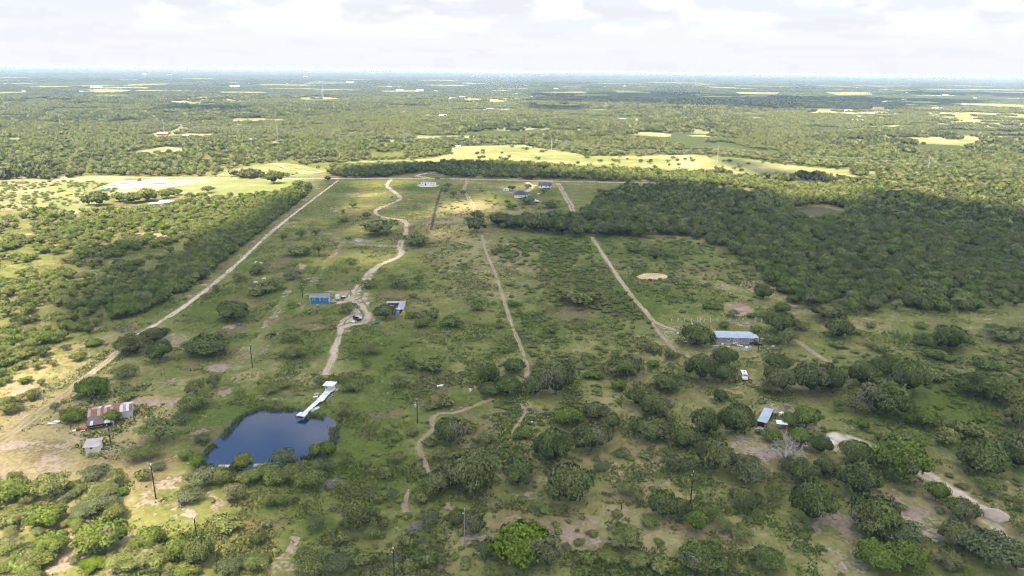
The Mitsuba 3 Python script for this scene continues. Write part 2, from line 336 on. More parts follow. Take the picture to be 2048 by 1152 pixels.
def graded(a, b, near, d0, ratio, far):
    """Grid lines from a to b: spacing `near` while |t| < d0, growing by `ratio` beyond, at most `far`."""
    def half(end):
        t, s, out = 0.0, near, []
        while t < end:
            if t > d0:
                s = min(s * ratio, far)
            t += s
            out.append(t)
        return out
    return np.array([-t for t in half(-a)][::-1] + [0.0] + half(b))


gx = graded(-40000, 40000, 1.7, 330, 1.02, 2500)
gy = 100 + graded(-15000, 41000, 1.7, 420, 1.018, 1500)
GX, GY = np.meshgrid(gx, gy, indexing='ij')
bare, lush = np.full(GX.shape, 0.17), np.full(GX.shape, 0.50)


def window(cx, cy, rx, ry):
    i0, i1 = np.searchsorted(gx, [cx - rx, cx + rx]); j0, j1 = np.searchsorted(gy, [cy - ry, cy + ry])
    return slice(i0, i1), slice(j0, j1)


wob = (meshkit.fbm(np.stack([GX / 13, GY / 13, 0 * GX], -1), 3, seed=2) - 0.5)
for px, py, rx, ry, s in BARE:
    c = G(px, py); w = window(c[0], c[1], 2 * rx, 2 * ry)
    r = np.hypot((GX[w] - c[0]) / rx, (GY[w] - c[1]) / ry) + wob[w] * 1.1
    bare[w] = np.maximum(bare[w], 0.17 + (0.08 + 0.58 * s) * np.clip(1.45 - r, 0, 1))
for px, py, rx, ry, s in LUSH:
    c = G(px, py); w = window(c[0], c[1], 2 * rx, 2 * ry)
    r = np.hypot((GX[w] - c[0]) / rx, (GY[w] - c[1]) / ry) + wob[w]
    lush[w] += s * np.clip(1.6 - r, 0, 1)
for pts, hw, s in WORN:
    line = LineString(spline(pts)); x0, y0, x1, y1 = line.buffer(4 * hw + 3).bounds
    w = window((x0 + x1) / 2, (y0 + y1) / 2, (x1 - x0) / 2, (y1 - y0) / 2)
    d = shapely.distance(shapely.points(GX[w], GY[w]), line) / hw + wob[w] * 1.6
    bare[w] = np.maximum(bare[w], 0.17 + (0.10 + 0.5 * s) * np.clip(1.8 - d, 0, 1))
far = np.clip((np.hypot(GX, GY) - 850) / 300, 0, 1)
lush += far * 0.42; bare -= far * 0.30
Z = np.zeros(GX.shape)
for pond, dpt in ((POND, 1.4), (FAR_POND, 1.4)):
    x0, y0, x1, y1 = pond.buffer(6).bounds
    w = window((x0 + x1) / 2, (y0 + y1) / 2, (x1 - x0) / 2, (y1 - y0) / 2)
    P = shapely.points(GX[w], GY[w])
    d = shapely.distance(P, pond.boundary) * np.where(shapely.contains(pond, P), -1, 1)
    Z[w] = -dpt * np.clip((4.0 - d) / 6.0, 0, 1)
    ring = np.clip(1 - np.abs(d - 1.5) / 3.5, 0, 1)
    lush[w] += 0.45 * ring
k = np.arange(GX.size).reshape(GX.shape)
F = np.stack([k[:-1, :-1], k[1:, :-1], k[1:, 1:], k[:-1, 1:]], -1).reshape(-1, 4)
structure('ground', (np.stack([GX, GY, Z], -1).reshape(-1, 3), F), 'ground_mat', smooth=True, uv=np.stack([bare, lush], -1).reshape(-1, 2))


def ribbon(pts, half, pale, grassy=False, z=0.02, step=2.5, flare=None, world=False):
    """A strip of track: (vertices, quads, uv)."""
    c = spline(pts, step, world)
    t = np.gradient(c, axis=0); t /= np.linalg.norm(t, axis=1, keepdims=True)
    nrm = np.stack([-t[:, 1], t[:, 0]], -1)
    hw = np.full(len(c), half) * (0.65 + 0.7 * meshkit.fbm(np.stack([c[:, 0] / 14, c[:, 1] / 14, 0 * c[:, 0]], -1), 3, 5))
    if flare is not None:
        hw = hw * np.interp(np.linspace(0, 1, len(c)), *zip(*flare))
    a = np.linspace(-1.25, 1.25, 9)
    v = c[:, None] + nrm[:, None] * (hw[:, None, None] * a[None, :, None])
    v = np.dstack([v, np.full(v.shape[:2], z)])
    uv = np.dstack([np.broadcast_to(a * 0.86, v.shape[:2]), np.full(v.shape[:2], pale + 2 * grassy)])
    kk = np.arange(v.shape[0] * 9).reshape(-1, 9)
    f = np.stack([kk[:-1, 1:], kk[:-1, :-1], kk[1:, :-1], kk[1:, 1:]], -1).reshape(-1, 4)
    return v.reshape(-1, 3), f, uv.reshape(-1, 2)


ROADLINES = []


def track(name, label, *pieces, mat='track_mat'):
    vs, fs, us, at = [], [], [], 0
    for i, pc in enumerate(pieces):
        kw = {k: x for k, x in pc.items() if k != 'pts'}
        v, f, u = ribbon(pc['pts'], **{'z': 0.02 + 0.006 * i, **kw})
        vs.append(v); fs.append(f + at); us.append(u); at += len(v)
        ROADLINES.append(LineString(spline(pc['pts'], 8)).buffer(pc['half'] * 1.1))
    structure(name, (np.vstack(vs), np.vstack(fs)), mat, smooth=True, uv=np.vstack(us), label=label)


track('caliche_road', 'long straight pale caliche track along the left fence', dict(pts=[(676, 361), (560, 450), (455, 545), (360, 618), (275, 670)], half=1.5, pale=.95, grassy=False),
      dict(pts=[(240, 700), (215, 722), (180, 748)], half=1.8, pale=.6, z=0.03), dict(pts=[(180, 748), (120, 795), (60, 840), (0, 885)], half=1.8, pale=.25, grassy=True, z=0.03))
track('driveway', 'winding pale driveway to the blue cabin', dict(pts=[(782, 359), (775, 372), (798, 392), (795, 402), (762, 415), (750, 425), (765, 434), (808, 442), (812, 455), (811, 470)], half=2.2, pale=.62),
      dict(pts=[(803, 480), (800, 495), (798, 512), (770, 525), (745, 540), (733, 560), (717, 575), (712, 600)], half=2.3, pale=.72, z=0.03), dict(pts=[(712, 595), (690, 603), (670, 606)], half=2.6, pale=.75, z=0.036),
      dict(pts=[(700, 632), (683, 645), (680, 668), (668, 700), (664, 722), (650, 750)], half=1.6, pale=.7, z=0.03), dict(pts=[(735, 645), (705, 648), (684, 655)], half=2.4, pale=.62, z=0.042), dict(pts=[(715, 600), (735, 630), (728, 645)], half=2.2, pale=.6, z=0.048))
track('dirt_track', 'two-rut dirt track down the middle of the pasture', dict(pts=[(935, 361), (929, 375), (932, 388), (945, 408), (952, 432)], half=1.7, pale=.45, grassy=True),
      dict(pts=[(964, 470), (972, 505), (988, 540), (1005, 590), (1020, 640), (1040, 690), (1052, 725), (1055, 762)], half=1.05, pale=.32, z=0.03))
track('dirt_track', 'rutted dirt track on the right leading to the long grey house', dict(pts=[(1116, 366), (1124, 380), (1138, 404), (1150, 430)], half=2.6, pale=.55, grassy=True),
      dict(pts=[(1184, 474), (1210, 515), (1240, 560), (1262, 590), (1290, 622), (1312, 645), (1350, 660)], half=1.35, pale=.5, z=0.03), dict(pts=[(1300, 640), (1320, 668), (1340, 690), (1352, 705)], half=1.0, pale=.25, z=0.036))
track('county_road', 'pale county road crossing behind the pasture', dict(pts=[(-420, 330), (0, 352), (330, 355), (640, 357), (860, 357), (1100, 362), (1380, 368)], half=3.2, pale=.8), dict(pts=[(862, 356), (835, 352), (850, 347), (870, 345)], half=3.5, pale=.7, z=.03))
track('footpath', 'narrow trodden path winding through the brush', dict(pts=[(985, 797), (940, 815), (905, 826), (878, 826), (862, 842), (868, 855), (838, 890), (850, 925), (858, 948)], half=.85, pale=.15),
      dict(pts=[(818, 978), (808, 1005), (812, 1030)], half=.9, pale=.15, z=.03), dict(pts=[(1040, 808), (1050, 825), (1030, 855), (1020, 880)], half=.7, pale=.15, z=.03))
track('gravel_drive', 'pale gravel drive between oaks at lower right', dict(pts=[(1690, 876), (1740, 893), (1770, 905), (1820, 930), (1875, 965), (1925, 992), (1960, 1015), (1985, 1045), (2003, 1072), (2020, 1095), (2060, 1140)], half=2.9, pale=.95),
      dict(pts=[(1590, 678), (1620, 700), (1652, 722)], half=1.2, pale=.3, z=.03))
track('plowed_strip', 'dark plowed strip across the pasture', dict(pts=[(884, 374), (872, 415), (862, 460)], half=1.5, pale=.5), mat='plowed_mat')
track('house_drive', 'sandy drive between two white houses', dict(pts=[(1053, 364), (1062, 372), (1060, 378), (1052, 384)], half=3.6, pale=.8), dict(pts=[(1062, 373), (1074, 370)], half=2.4, pale=.75, z=.03), dict(pts=[(1052, 383), (1030, 386), (1015, 384)], half=1.3, pale=.7, z=.036))
track('far_road', 'pale country road far off at right', dict(pts=[(1590, 218), (1592, 212), (1590, 207)], half=5, pale=.9, z=.4), dict(pts=[(1800, 218), (1815, 228), (1830, 233)], half=4, pale=.9, z=.4), dict(pts=[(1296, 222), (1300, 216), (1303, 210)], half=6, pale=.9, z=.4),
      dict(pts=[(1270, 250), (1277, 240)], half=4, pale=.9, z=.4), dict(pts=[(735, 172), (745, 166)], half=12, pale=.9, z=.5), dict(pts=[(1560, 330), (1610, 337), (1650, 350)], half=1.8, pale=.7, z=.08), dict(pts=[(560, 330), (575, 337), (640, 346)], half=2, pale=.9, z=.08), dict(pts=[(1895, 248), (1920, 252), (1935, 256)], half=4, pale=.95, z=.4))


def sheet(poly, z, n_ring=2, soft=3.0):
    """A flat patch whose uv.x rises from 0 at the rim to 1 inside."""
    vs, fs, us, at = [], [], [], 0
    for g in getattr(poly, 'geoms', [poly]):
        b = g.bounds; s = max(soft * 0.7, math.sqrt(g.area) / 28)
        X, Y = np.meshgrid(np.arange(b[0], b[2], s), np.arange(b[1], b[3], s)); X = X.ravel(); Y = Y.ravel()
        ins = shapely.contains_xy(g.buffer(-s * 0.5), X, Y)
        L = g.exterior.length; rimp = np.array([g.exterior.interpolate(t).coords[0] for t in np.arange(0, L, s)])
        pts = np.vstack([rimp, np.stack([X[ins], Y[ins]], -1)])
        from scipy.spatial import Delaunay
        tri = Delaunay(pts).simplices
        cen = pts[tri].mean(1); tri = tri[shapely.contains_xy(g.buffer(0.01), cen[:, 0], cen[:, 1])]
        a = pts[tri]; flip = np.cross(a[:, 1] - a[:, 0], a[:, 2] - a[:, 0]) < 0
        tri[flip] = tri[flip][:, ::-1]
        d = np.clip(shapely.distance(shapely.points(pts), g.exterior) / soft, 0, 1)
        vs.append(np.c_[pts, np.full(len(pts), z)]); fs.append(tri + at); us.append(np.c_[d, d]); at += len(pts)
    return (np.vstack(vs), np.vstack(fs)), np.vstack(us)


def patch(name, pts, mat, label, z=0.012, soft=3.0):
    p = world_poly(pts).buffer(2).buffer(-2)
    m, uv = sheet(p, z, soft=soft)
    structure(name, m, mat, smooth=False, uv=uv, label=label)
    return p


FIELDS = []
for i, (mat, pts, lab) in enumerate([
    ('pasture_mat', [(650, 334), (700, 322), (860, 318), (905, 306), (900, 296), (930, 292), (1050, 290), (1075, 296), (1130, 303), (1180, 312), (1290, 312), (1390, 309), (1500, 318), (1545, 326), (1660, 338), (1780, 344), (1690, 362), (1600, 366), (1500, 352), (1330, 343), (1190, 334), (1080, 329), (900, 327), (760, 328)], 'big sunlit pasture beyond the county road'),
    ('pasture_mat', [(0, 346), (30, 343), (110, 336), (200, 314), (330, 293), (372, 296), (360, 306), (240, 312), (170, 325), (120, 336), (60, 349), (0, 360)], 'sunlit green pasture strip at far left'),
    ('dry_pasture_mat', [(-60, 352), (160, 351), (640, 359), (655, 364), (560, 388), (430, 396), (400, 388), (330, 392), (220, 396), (150, 430), (90, 418), (-60, 424)], 'dry sunlit pasture round the building site at left'),
    ('dry_pasture_mat', [(505, 330), (560, 325), (600, 330), (655, 341), (620, 352), (500, 353), (420, 352), (470, 338)], 'dry sunlit clearing behind the lone tree'),
    ('pasture_mat', [(1640, 281), (1760, 277), (1900, 271), (2200, 274), (2200, 312), (1990, 303), (1950, 300), (1920, 291), (1800, 285), (1720, 288)], 'long bright green pasture at right'),
    ('dry_pasture_mat', [(1575, 217), (1700, 214), (1800, 219), (1832, 233), (1700, 231), (1600, 229)], 'dry tan pasture far off at right'),
    ('pasture_mat', [(1830, 232), (1860, 224), (2200, 226), (2200, 258), (2000, 256), (1900, 252)], 'broad green pasture far off at right edge'),
    ('dry_pasture_mat', [(1610, 266), (1720, 262), (1790, 258), (1890, 252), (1850, 247), (1740, 252), (1690, 260), (1600, 262)], 'narrow dry pasture strip at right'),
    ('pasture_mat', [(295, 206), (330, 202), (360, 197), (420, 192), (480, 198), (505, 206), (420, 215), (340, 211)], 'bright green far field left of centre'),
    ('pasture_mat', [(560, 195), (690, 194), (695, 200), (640, 202), (600, 201)], 'far green field with a lattice tower beside it'), ('pasture_mat', [(520, 211), (600, 206), (700, 205), (700, 209), (600, 211)], 'thin far green field strip'),
    ('pasture_mat', [(868, 197), (960, 194), (1030, 197), (1045, 206), (980, 208), (900, 204)], 'bright green far field at centre'), ('pasture_mat', [(1095, 209), (1150, 207), (1185, 210), (1120, 213)], 'small far field at centre right'),
    ('pasture_mat', [(1645, 184), (1740, 184), (1745, 189), (1680, 191)], 'pale far field under the cloud bank at right'), ('dry_pasture_mat', [(1900, 207), (1960, 206), (2080, 211), (2080, 218), (1990, 213)], 'pale far field at the right edge'),
    ('dry_pasture_mat', [(-40, 275), (60, 272), (112, 276), (112, 286), (40, 288), (-40, 286)], 'dry pasture at the left edge'), ('dry_pasture_mat', [(275, 270), (330, 264), (430, 268), (420, 276), (340, 279)], 'dry yard round a red barn'),
    ('pasture_mat', [(130, 206), (250, 205), (250, 209), (140, 210)], 'thin far field at left'), ('pasture_mat', [(155, 181), (200, 178), (262, 180), (250, 185), (180, 186)], 'small far field at left under the skyline'),
    ('dry_pasture_mat', [(750, 182), (855, 180), (850, 184), (770, 185)], 'far pale clearing with houses'), ('dry_pasture_mat', [(830, 231), (900, 229), (895, 235), (850, 236)], 'far clearing with two sheds'), ('dry_pasture_mat', [(900, 219), (1040, 217), (1040, 222), (920, 223)], 'far tan clearing at centre'),
    ('pasture_mat', [(1470, 184), (1560, 185), (1550, 189), (1480, 188)], 'far green field right of centre'), ('dry_pasture_mat', [(1080, 185), (1170, 183), (1175, 187), (1100, 188)], 'far pale clearing under the cloud shadow'), ('dry_pasture_mat', [(480, 285), (560, 278), (640, 287), (560, 292)], 'dry yard round far sheds'),
    ('dry_pasture_mat', [(640, 263), (760, 260), (750, 268), (660, 270)], 'dry yard at the far farmhouse'), ('pasture_mat', [(1180, 219), (1240, 216), (1235, 222), (1190, 224)], 'far small green field right of centre'), ('pasture_mat', [(1570, 236), (1600, 240), (1600, 253), (1575, 250)], 'far small green field at right'),
    ('dry_pasture_mat', [(-20, 240), (40, 236), (30, 243), (-20, 247)], 'far tan clearing at the left edge')]):
    py = max(p[1] for p in pts); dist = float(np.hypot(*G(1024, py)))
    FIELDS.append(patch('pasture', pts, mat, lab, z=0.012 + 0.004 * (i % 3) + max(0, dist - 1000) * 1.5e-4, soft=6))
far_v, far_f, far_at, rf_ = [], [], 0, np.random.default_rng(77)
for i in range(210):                                    # more small pastures and clearings spread over the far plain
    d_ = 1150 * (8500 / 1150) ** rf_.random(); x_ = d_ * rf_.uniform(-0.78, 0.78); w_, h_ = rf_.uniform(30, 95) * (d_ / 1500) ** .8, rf_.uniform(20, 75) * (d_ / 1500) ** .9
    an = np.arange(14) * 2 * np.pi / 14; rr_ = 0.75 + 0.5 * rf_.random(14)
    pl = Polygon(np.c_[x_ + w_ * rr_ * np.cos(an), d_ + h_ * rr_ * np.sin(an)]).buffer(0)
    if any(pl.intersects(f_) for f_ in FIELDS):
        continue
    FIELDS.append(pl)
    m, uv = sheet(pl, 0.05 + max(0, d_ - 1000) * 1.5e-4 + 0.03 * (i % 4), soft=8)
    far_v.append(m[0]); far_f.append(m[1] + far_at); far_at += len(m[0])
far_v = np.vstack(far_v)
structure('far_pastures', (far_v, np.vstack(far_f)), 'dry_pasture_mat', smooth=False, uv=np.ones((len(far_v), 2)), label='small pale pastures and clearings spread over the far plain')
PADS = [patch('sand_patch', [(1271, 553), (1285, 547), (1315, 546), (1333, 549), (1339, 554), (1328, 559), (1300, 560), (1278, 558)], 'sand_mat', 'oval orange sand patch in green pasture', soft=2.0),
        patch('bare_patch', [(1446, 606), (1468, 602), (1500, 607), (1510, 620), (1506, 630), (1470, 634), (1448, 625)], 'red_soil_mat', 'bare reddish soil patch behind the fence posts', soft=9),
        patch('caliche_pad', [(1646, 868), (1668, 861), (1705, 870), (1748, 888), (1745, 896), (1705, 892), (1692, 900), (1668, 905), (1653, 890)], 'caliche_mat', 'pale caliche pad beside the oaks', z=0.05, soft=2.5),
        patch('building_site', [(200, 373), (235, 362), (262, 358), (310, 357), (385, 358), (425, 361), (395, 366), (355, 373), (300, 377), (210, 379)], 'caliche_mat', 'bright white levelled building site at left', z=0.04, soft=5),
        patch('reddish_path', [(670, 500), (690, 477), (698, 477), (676, 501), (652, 526), (645, 526)], 'red_soil_mat', 'short reddish soil strip by the gravel clearing', soft=3.5),
        patch('sandy_yard', [(664, 606), (690, 596), (706, 575), (722, 566), (738, 578), (744, 598), (738, 614), (752, 640), (728, 650), (700, 652), (684, 662), (676, 650), (694, 632), (690, 612)], 'yard_mat', 'pale sandy yard between the blue cabin and the purple roofed building', z=0.010, soft=7),
        patch('gravel_clearing', [(706, 478), (716, 475), (728, 478), (722, 485), (710, 484)], 'caliche_mat', 'grey gravel clearing by the driveway', soft=3),
        patch('pale_yard', [(832, 370), (845, 367), (872, 367), (880, 371), (870, 374), (840, 374)], 'caliche_mat', 'pale gravel yard of the white mobile home', z=0.03, soft=2)]
NO_TREES = unary_union(FIELDS + PADS + ROADLINES + [PONDS.buffer(2)])

scene['water_mat'] = {'type': 'principled', 'base_color': {'type': 'rgb', 'value': [0.006, 0.019, 0.052]}, 'roughness': 0.05, 'specular': 0.48}
scene['brown_water_mat'] = {'type': 'principled', 'base_color': {'type': 'rgb', 'value': [0.085, 0.074, 0.038]}, 'roughness': 0.5, 'specular': 0.02}
m, uv = sheet(POND.buffer(1.6), -0.55)
structure('pond', m, 'water_mat', smooth=True)
m, uv = sheet(FAR_POND.buffer(1.6), -0.55)
structure('far_pond', m, 'brown_water_mat', smooth=True)
# ------------------------------------------------------------------ plants
def leaves(r, lobes, n, size, flat=0.0, core=0.0, low=-0.2, sub=0, soft=0.7):
    """(vertices, triangles, uv) of leaf clumps scattered through the outer shells of the lobes (x, y, z, radius, height)."""
    L = np.array(lobes, float)
    area = L[:, 3] ** 2; pick = r.choice(len(L), n, p=area / area.sum())
    d = r.normal(size=(n, 3)); d /= np.linalg.norm(d, axis=1, keepdims=True)
    d[:, 2] = np.where(d[:, 2] < low, -d[:, 2], d[:, 2])
    rad = 1.10 - 0.50 * r.random(n) ** 1.5
    p = L[pick, :3] + d * rad[:, None] * L[pick][:, [3, 3, 4]]
    nn = d + r.normal(size=(n, 3)) * 0.75; nn[:, 2] += 0.25 + flat; nn /= np.linalg.norm(nn, axis=1, keepdims=True)
    a = np.cross(nn, r.normal(size=(n, 3))); a /= np.linalg.norm(a, axis=1, keepdims=True)
    b = np.cross(nn, a)
    s = size * (0.6 + 0.8 * r.random(n))[:, None]
    v = np.stack([p - a * s * 0.9 - b * s * 0.55, p + a * s * 0.9 - b * s * 0.5, p + b * s * 1.05 + nn * s * 0.25], 1).reshape(-1, 3)
    f = np.arange(3 * n).reshape(-1, 3)
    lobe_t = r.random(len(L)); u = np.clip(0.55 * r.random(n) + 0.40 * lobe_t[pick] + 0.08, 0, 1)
    uv = np.repeat(np.c_[u, u], 3, 0)
    v[:, 2] = np.maximum(v[:, 2], 0.01)
    c0 = p - [0, 0, 0.22]; c0 /= np.linalg.norm(c0, axis=1, keepdims=True)
    sn = 0.45 * d + 0.45 * c0 + (1 - soft) * np.sign((nn * d).sum(1))[:, None] * nn; sn = np.repeat(sn / np.linalg.norm(sn, axis=1, keepdims=True), 3, 0)      # leaves are shaded softly, by where they sit in the crown
    if core:
        ico = trimesh.creation.icosphere(subdivisions=sub)
        for x, y, z, rr, hh in lobes:
            c = ico.vertices * [rr * core, rr * core, hh * core] * (0.85 + 0.3 * r.random((len(ico.vertices), 1))) + [x, y, z]
            c[:, 2] = np.maximum(c[:, 2], 0.0)
            f = np.vstack([f, ico.faces + len(v)]); v = np.vstack([v, c]); uv = np.vstack([uv, np.full((len(c), 2), 0.16)]); sn = np.vstack([sn, ico.vertices])  # core tinted dark: shade between the leaves put into its colour
    return v, f, uv, sn


def tube(pts, rad, sides=5):
    p = np.asarray(pts, float); t = np.gradient(p, axis=0); t /= np.linalg.norm(t, axis=1, keepdims=True)
    a = np.cross(t, np.where(np.abs(t[:, 2:]) < 0.9, [0, 0, 1.0], [1.0, 0, 0])); a /= np.linalg.norm(a, axis=1, keepdims=True)
    b = np.cross(t, a); g = np.arange(sides) * 2 * np.pi / sides
    v = p[:, None] + np.broadcast_to(rad, (len(p),))[:, None, None] * (np.cos(g)[None, :, None] * a[:, None] + np.sin(g)[None, :, None] * b[:, None])
    i, j = np.meshgrid(np.arange(len(p) - 1), np.arange(sides), indexing='ij')
    q = np.stack([i * sides + j, i * sides + (j + 1) % sides, (i + 1) * sides + (j + 1) % sides, (i + 1) * sides + j], -1).reshape(-1, 4)
    return v.reshape(-1, 3), np.vstack([q[:, [0, 1, 2]], q[:, [0, 2, 3]]])


def join(parts):
    vs, fs, at = [], [], 0
    for v, f in parts:
        vs.append(v); fs.append(np.asarray(f) + at); at += len(v)
    return np.vstack(vs), np.vstack(fs)


def trunk_mesh(r, top, spread, limbs, thick):
    parts = [tube([(0, 0, -0.05), (0.02, 0.01, top * 0.5), (0.03, 0.02, top)], [thick * 1.25, thick, thick * 0.8], 6)]
    for k in range(limbs):
        a = 2 * math.pi * (k + 0.6 * r.random()) / limbs; e = spread * (0.7 + 0.5 * r.random())
        parts.append(tube([(0.02, 0.01, top * 0.75), (0.45 * e * math.cos(a), 0.45 * e * math.sin(a), top + 0.18), (e * math.cos(a), e * math.sin(a), top + 0.34 + 0.12 * r.random())], [thick * 0.65, thick * 0.4, thick * 0.14], 5))
    return join(parts)


def dome(r, n, rr=(0.28, 0.45), z0=0.24):
    """Lobes of a broad crown of radius 1 and height 1."""
    out = [(0, 0, 0.44, 0.64, 0.42)]
    for k in range(n):
        a = 2.399 * k + r.random() * 0.6; q = math.sqrt((k + 0.6) / n) * 0.72
        s = r.uniform(*rr); z = z0 + (1 - q * q) * 0.42 + r.uniform(-0.06, 0.09)
        out.append((q * math.cos(a), q * math.sin(a), z, s, s * 0.72))
    return out


groups = {}


def plant_group(name, crown, trunk, leaf_mat, trunk_mat='bark'):
    v, f, uv, sn = crown
    g = {'type': 'shapegroup', 'crown': {'type': 'ply', 'filename': meshkit.write_ply((v, f), False, spread(uv, 0.03), None, normals=sn), 'face_normals': False, 'bsdf': {'type': 'ref', 'id': leaf_mat}}}
    if trunk is not None:
        g['trunk'] = mikit.ply(trunk, trunk_mat)
    scene[name] = g
    groups[name] = g


R = np.random.default_rng(11)
NV = 5
for i in range(NV):
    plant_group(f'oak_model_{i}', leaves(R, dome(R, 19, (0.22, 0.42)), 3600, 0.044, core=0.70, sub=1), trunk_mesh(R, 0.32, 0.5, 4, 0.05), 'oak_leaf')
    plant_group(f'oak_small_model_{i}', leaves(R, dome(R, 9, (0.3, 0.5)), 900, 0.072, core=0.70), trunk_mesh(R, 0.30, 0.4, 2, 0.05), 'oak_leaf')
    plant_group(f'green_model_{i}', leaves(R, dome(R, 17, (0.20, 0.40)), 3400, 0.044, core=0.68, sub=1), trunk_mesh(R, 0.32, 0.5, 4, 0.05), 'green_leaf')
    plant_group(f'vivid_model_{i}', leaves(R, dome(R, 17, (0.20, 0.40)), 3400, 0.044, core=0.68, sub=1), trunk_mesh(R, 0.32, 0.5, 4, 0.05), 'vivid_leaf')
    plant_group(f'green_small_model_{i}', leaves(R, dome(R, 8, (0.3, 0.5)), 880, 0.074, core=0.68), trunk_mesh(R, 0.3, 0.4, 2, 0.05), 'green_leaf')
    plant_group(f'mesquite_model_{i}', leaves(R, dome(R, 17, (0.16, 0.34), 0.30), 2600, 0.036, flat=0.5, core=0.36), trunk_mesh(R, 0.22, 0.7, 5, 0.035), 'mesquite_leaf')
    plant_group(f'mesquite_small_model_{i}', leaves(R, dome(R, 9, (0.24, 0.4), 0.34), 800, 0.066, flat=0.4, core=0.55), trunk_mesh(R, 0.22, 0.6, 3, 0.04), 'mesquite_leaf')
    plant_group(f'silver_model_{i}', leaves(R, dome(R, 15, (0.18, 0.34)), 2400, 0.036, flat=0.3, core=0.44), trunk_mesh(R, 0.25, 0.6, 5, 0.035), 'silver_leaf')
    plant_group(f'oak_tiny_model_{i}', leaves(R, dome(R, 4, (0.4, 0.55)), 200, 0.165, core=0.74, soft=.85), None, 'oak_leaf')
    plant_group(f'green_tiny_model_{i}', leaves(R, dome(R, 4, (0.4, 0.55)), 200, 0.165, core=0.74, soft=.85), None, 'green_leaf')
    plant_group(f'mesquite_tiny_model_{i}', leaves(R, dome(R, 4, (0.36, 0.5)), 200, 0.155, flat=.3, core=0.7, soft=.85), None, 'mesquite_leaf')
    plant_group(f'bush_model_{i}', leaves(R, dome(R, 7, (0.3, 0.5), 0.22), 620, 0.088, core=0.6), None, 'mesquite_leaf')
    plant_group(f'dark_bush_model_{i}', leaves(R, dome(R, 7, (0.3, 0.5), 0.22), 620, 0.090, core=0.6), None, 'weed_leaf')


def grove(r, n, side, tall, leafmat, big, per):
    """Several small trees of a distant wood on one square tile, in metres."""
    V, F_, U, N_, at = [], [], [], [], 0
    for k in range(n):
        x, y = (r.random(2) - 0.5) * side
        R_, H_ = r.uniform(0.75, 1.25) * big, r.uniform(0.7, 1.25) * tall
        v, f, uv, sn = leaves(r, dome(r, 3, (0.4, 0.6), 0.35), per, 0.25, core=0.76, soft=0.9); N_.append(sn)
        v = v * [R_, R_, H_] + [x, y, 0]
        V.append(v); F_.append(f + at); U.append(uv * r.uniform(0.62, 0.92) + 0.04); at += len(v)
    return np.vstack(V), np.vstack(F_), np.clip(np.vstack(U), 0, 1), np.vstack(N_)


def canopy(r, side, n, tall, rad):
    """A patch of very distant wood seen as its bumpy roof of crowns."""
    V, F_, U, N_, at = [], [], [], [], 0
    for k in range(n):
        x, y = (r.random(2) - 0.5) * side; R_, H_ = rad * r.uniform(0.7, 1.5), tall * r.uniform(0.6, 1.3)
        a = np.arange(6) * math.pi / 3 + r.random()
        ring = lambda q, z: np.c_[x + q * R_ * np.cos(a) * r.uniform(0.8, 1.2, 6), y + q * R_ * np.sin(a) * r.uniform(0.8, 1.2, 6), np.full(6, z * H_)]
        v = np.vstack([ring(1.0, 0.0), ring(0.75, 0.6), [[x, y, H_]]]); i = np.arange(6); j = (i + 1) % 6
        f = np.vstack([np.c_[i, j, j + 6], np.c_[i, j + 6, i + 6], np.c_[i + 6, j + 6, i * 0 + 12]])
        V.append(v); F_.append(f + at); U.append(np.full((13, 2), r.uniform(0.42, 0.54))); at += 13
        sn = v - [x, y, -R_]; N_.append(sn / np.linalg.norm(sn, axis=1, keepdims=True))
    return np.vstack(V), np.vstack(F_), np.vstack(U), np.vstack(N_)


for i in range(6):
    plant_group(f'grove_model_{i}', grove(R, 8, 23, 6.5, 'oak_leaf', 4.3, 62), None, 'oak_leaf' if i % 3 else 'mesquite_leaf')
    plant_group(f'scrub_grove_model_{i}', grove(R, 9, 22, 4.2, 'mesquite_leaf', 3.2, 54), None, 'mesquite_leaf')
for i in range(4):
    plant_group(f'canopy_model_{i}', canopy(R, 150, 44, 4.0, 17.0), None, 'far_leaf')


def place(group, x, y, sx, sz, rot=None, z=-0.05):
    rot = rng.uniform(0, 360) if rot is None else rot
    return {'type': 'instance', 'shapegroup': {'type': 'ref', 'id': group}, 'to_world': T().translate([float(x), float(y), z]).rotate([0, 0, 1], float(rot)).scale([float(sx * rng.uniform(.93, 1.07)), float(sx * rng.uniform(.93, 1.07)), float(sz)])}


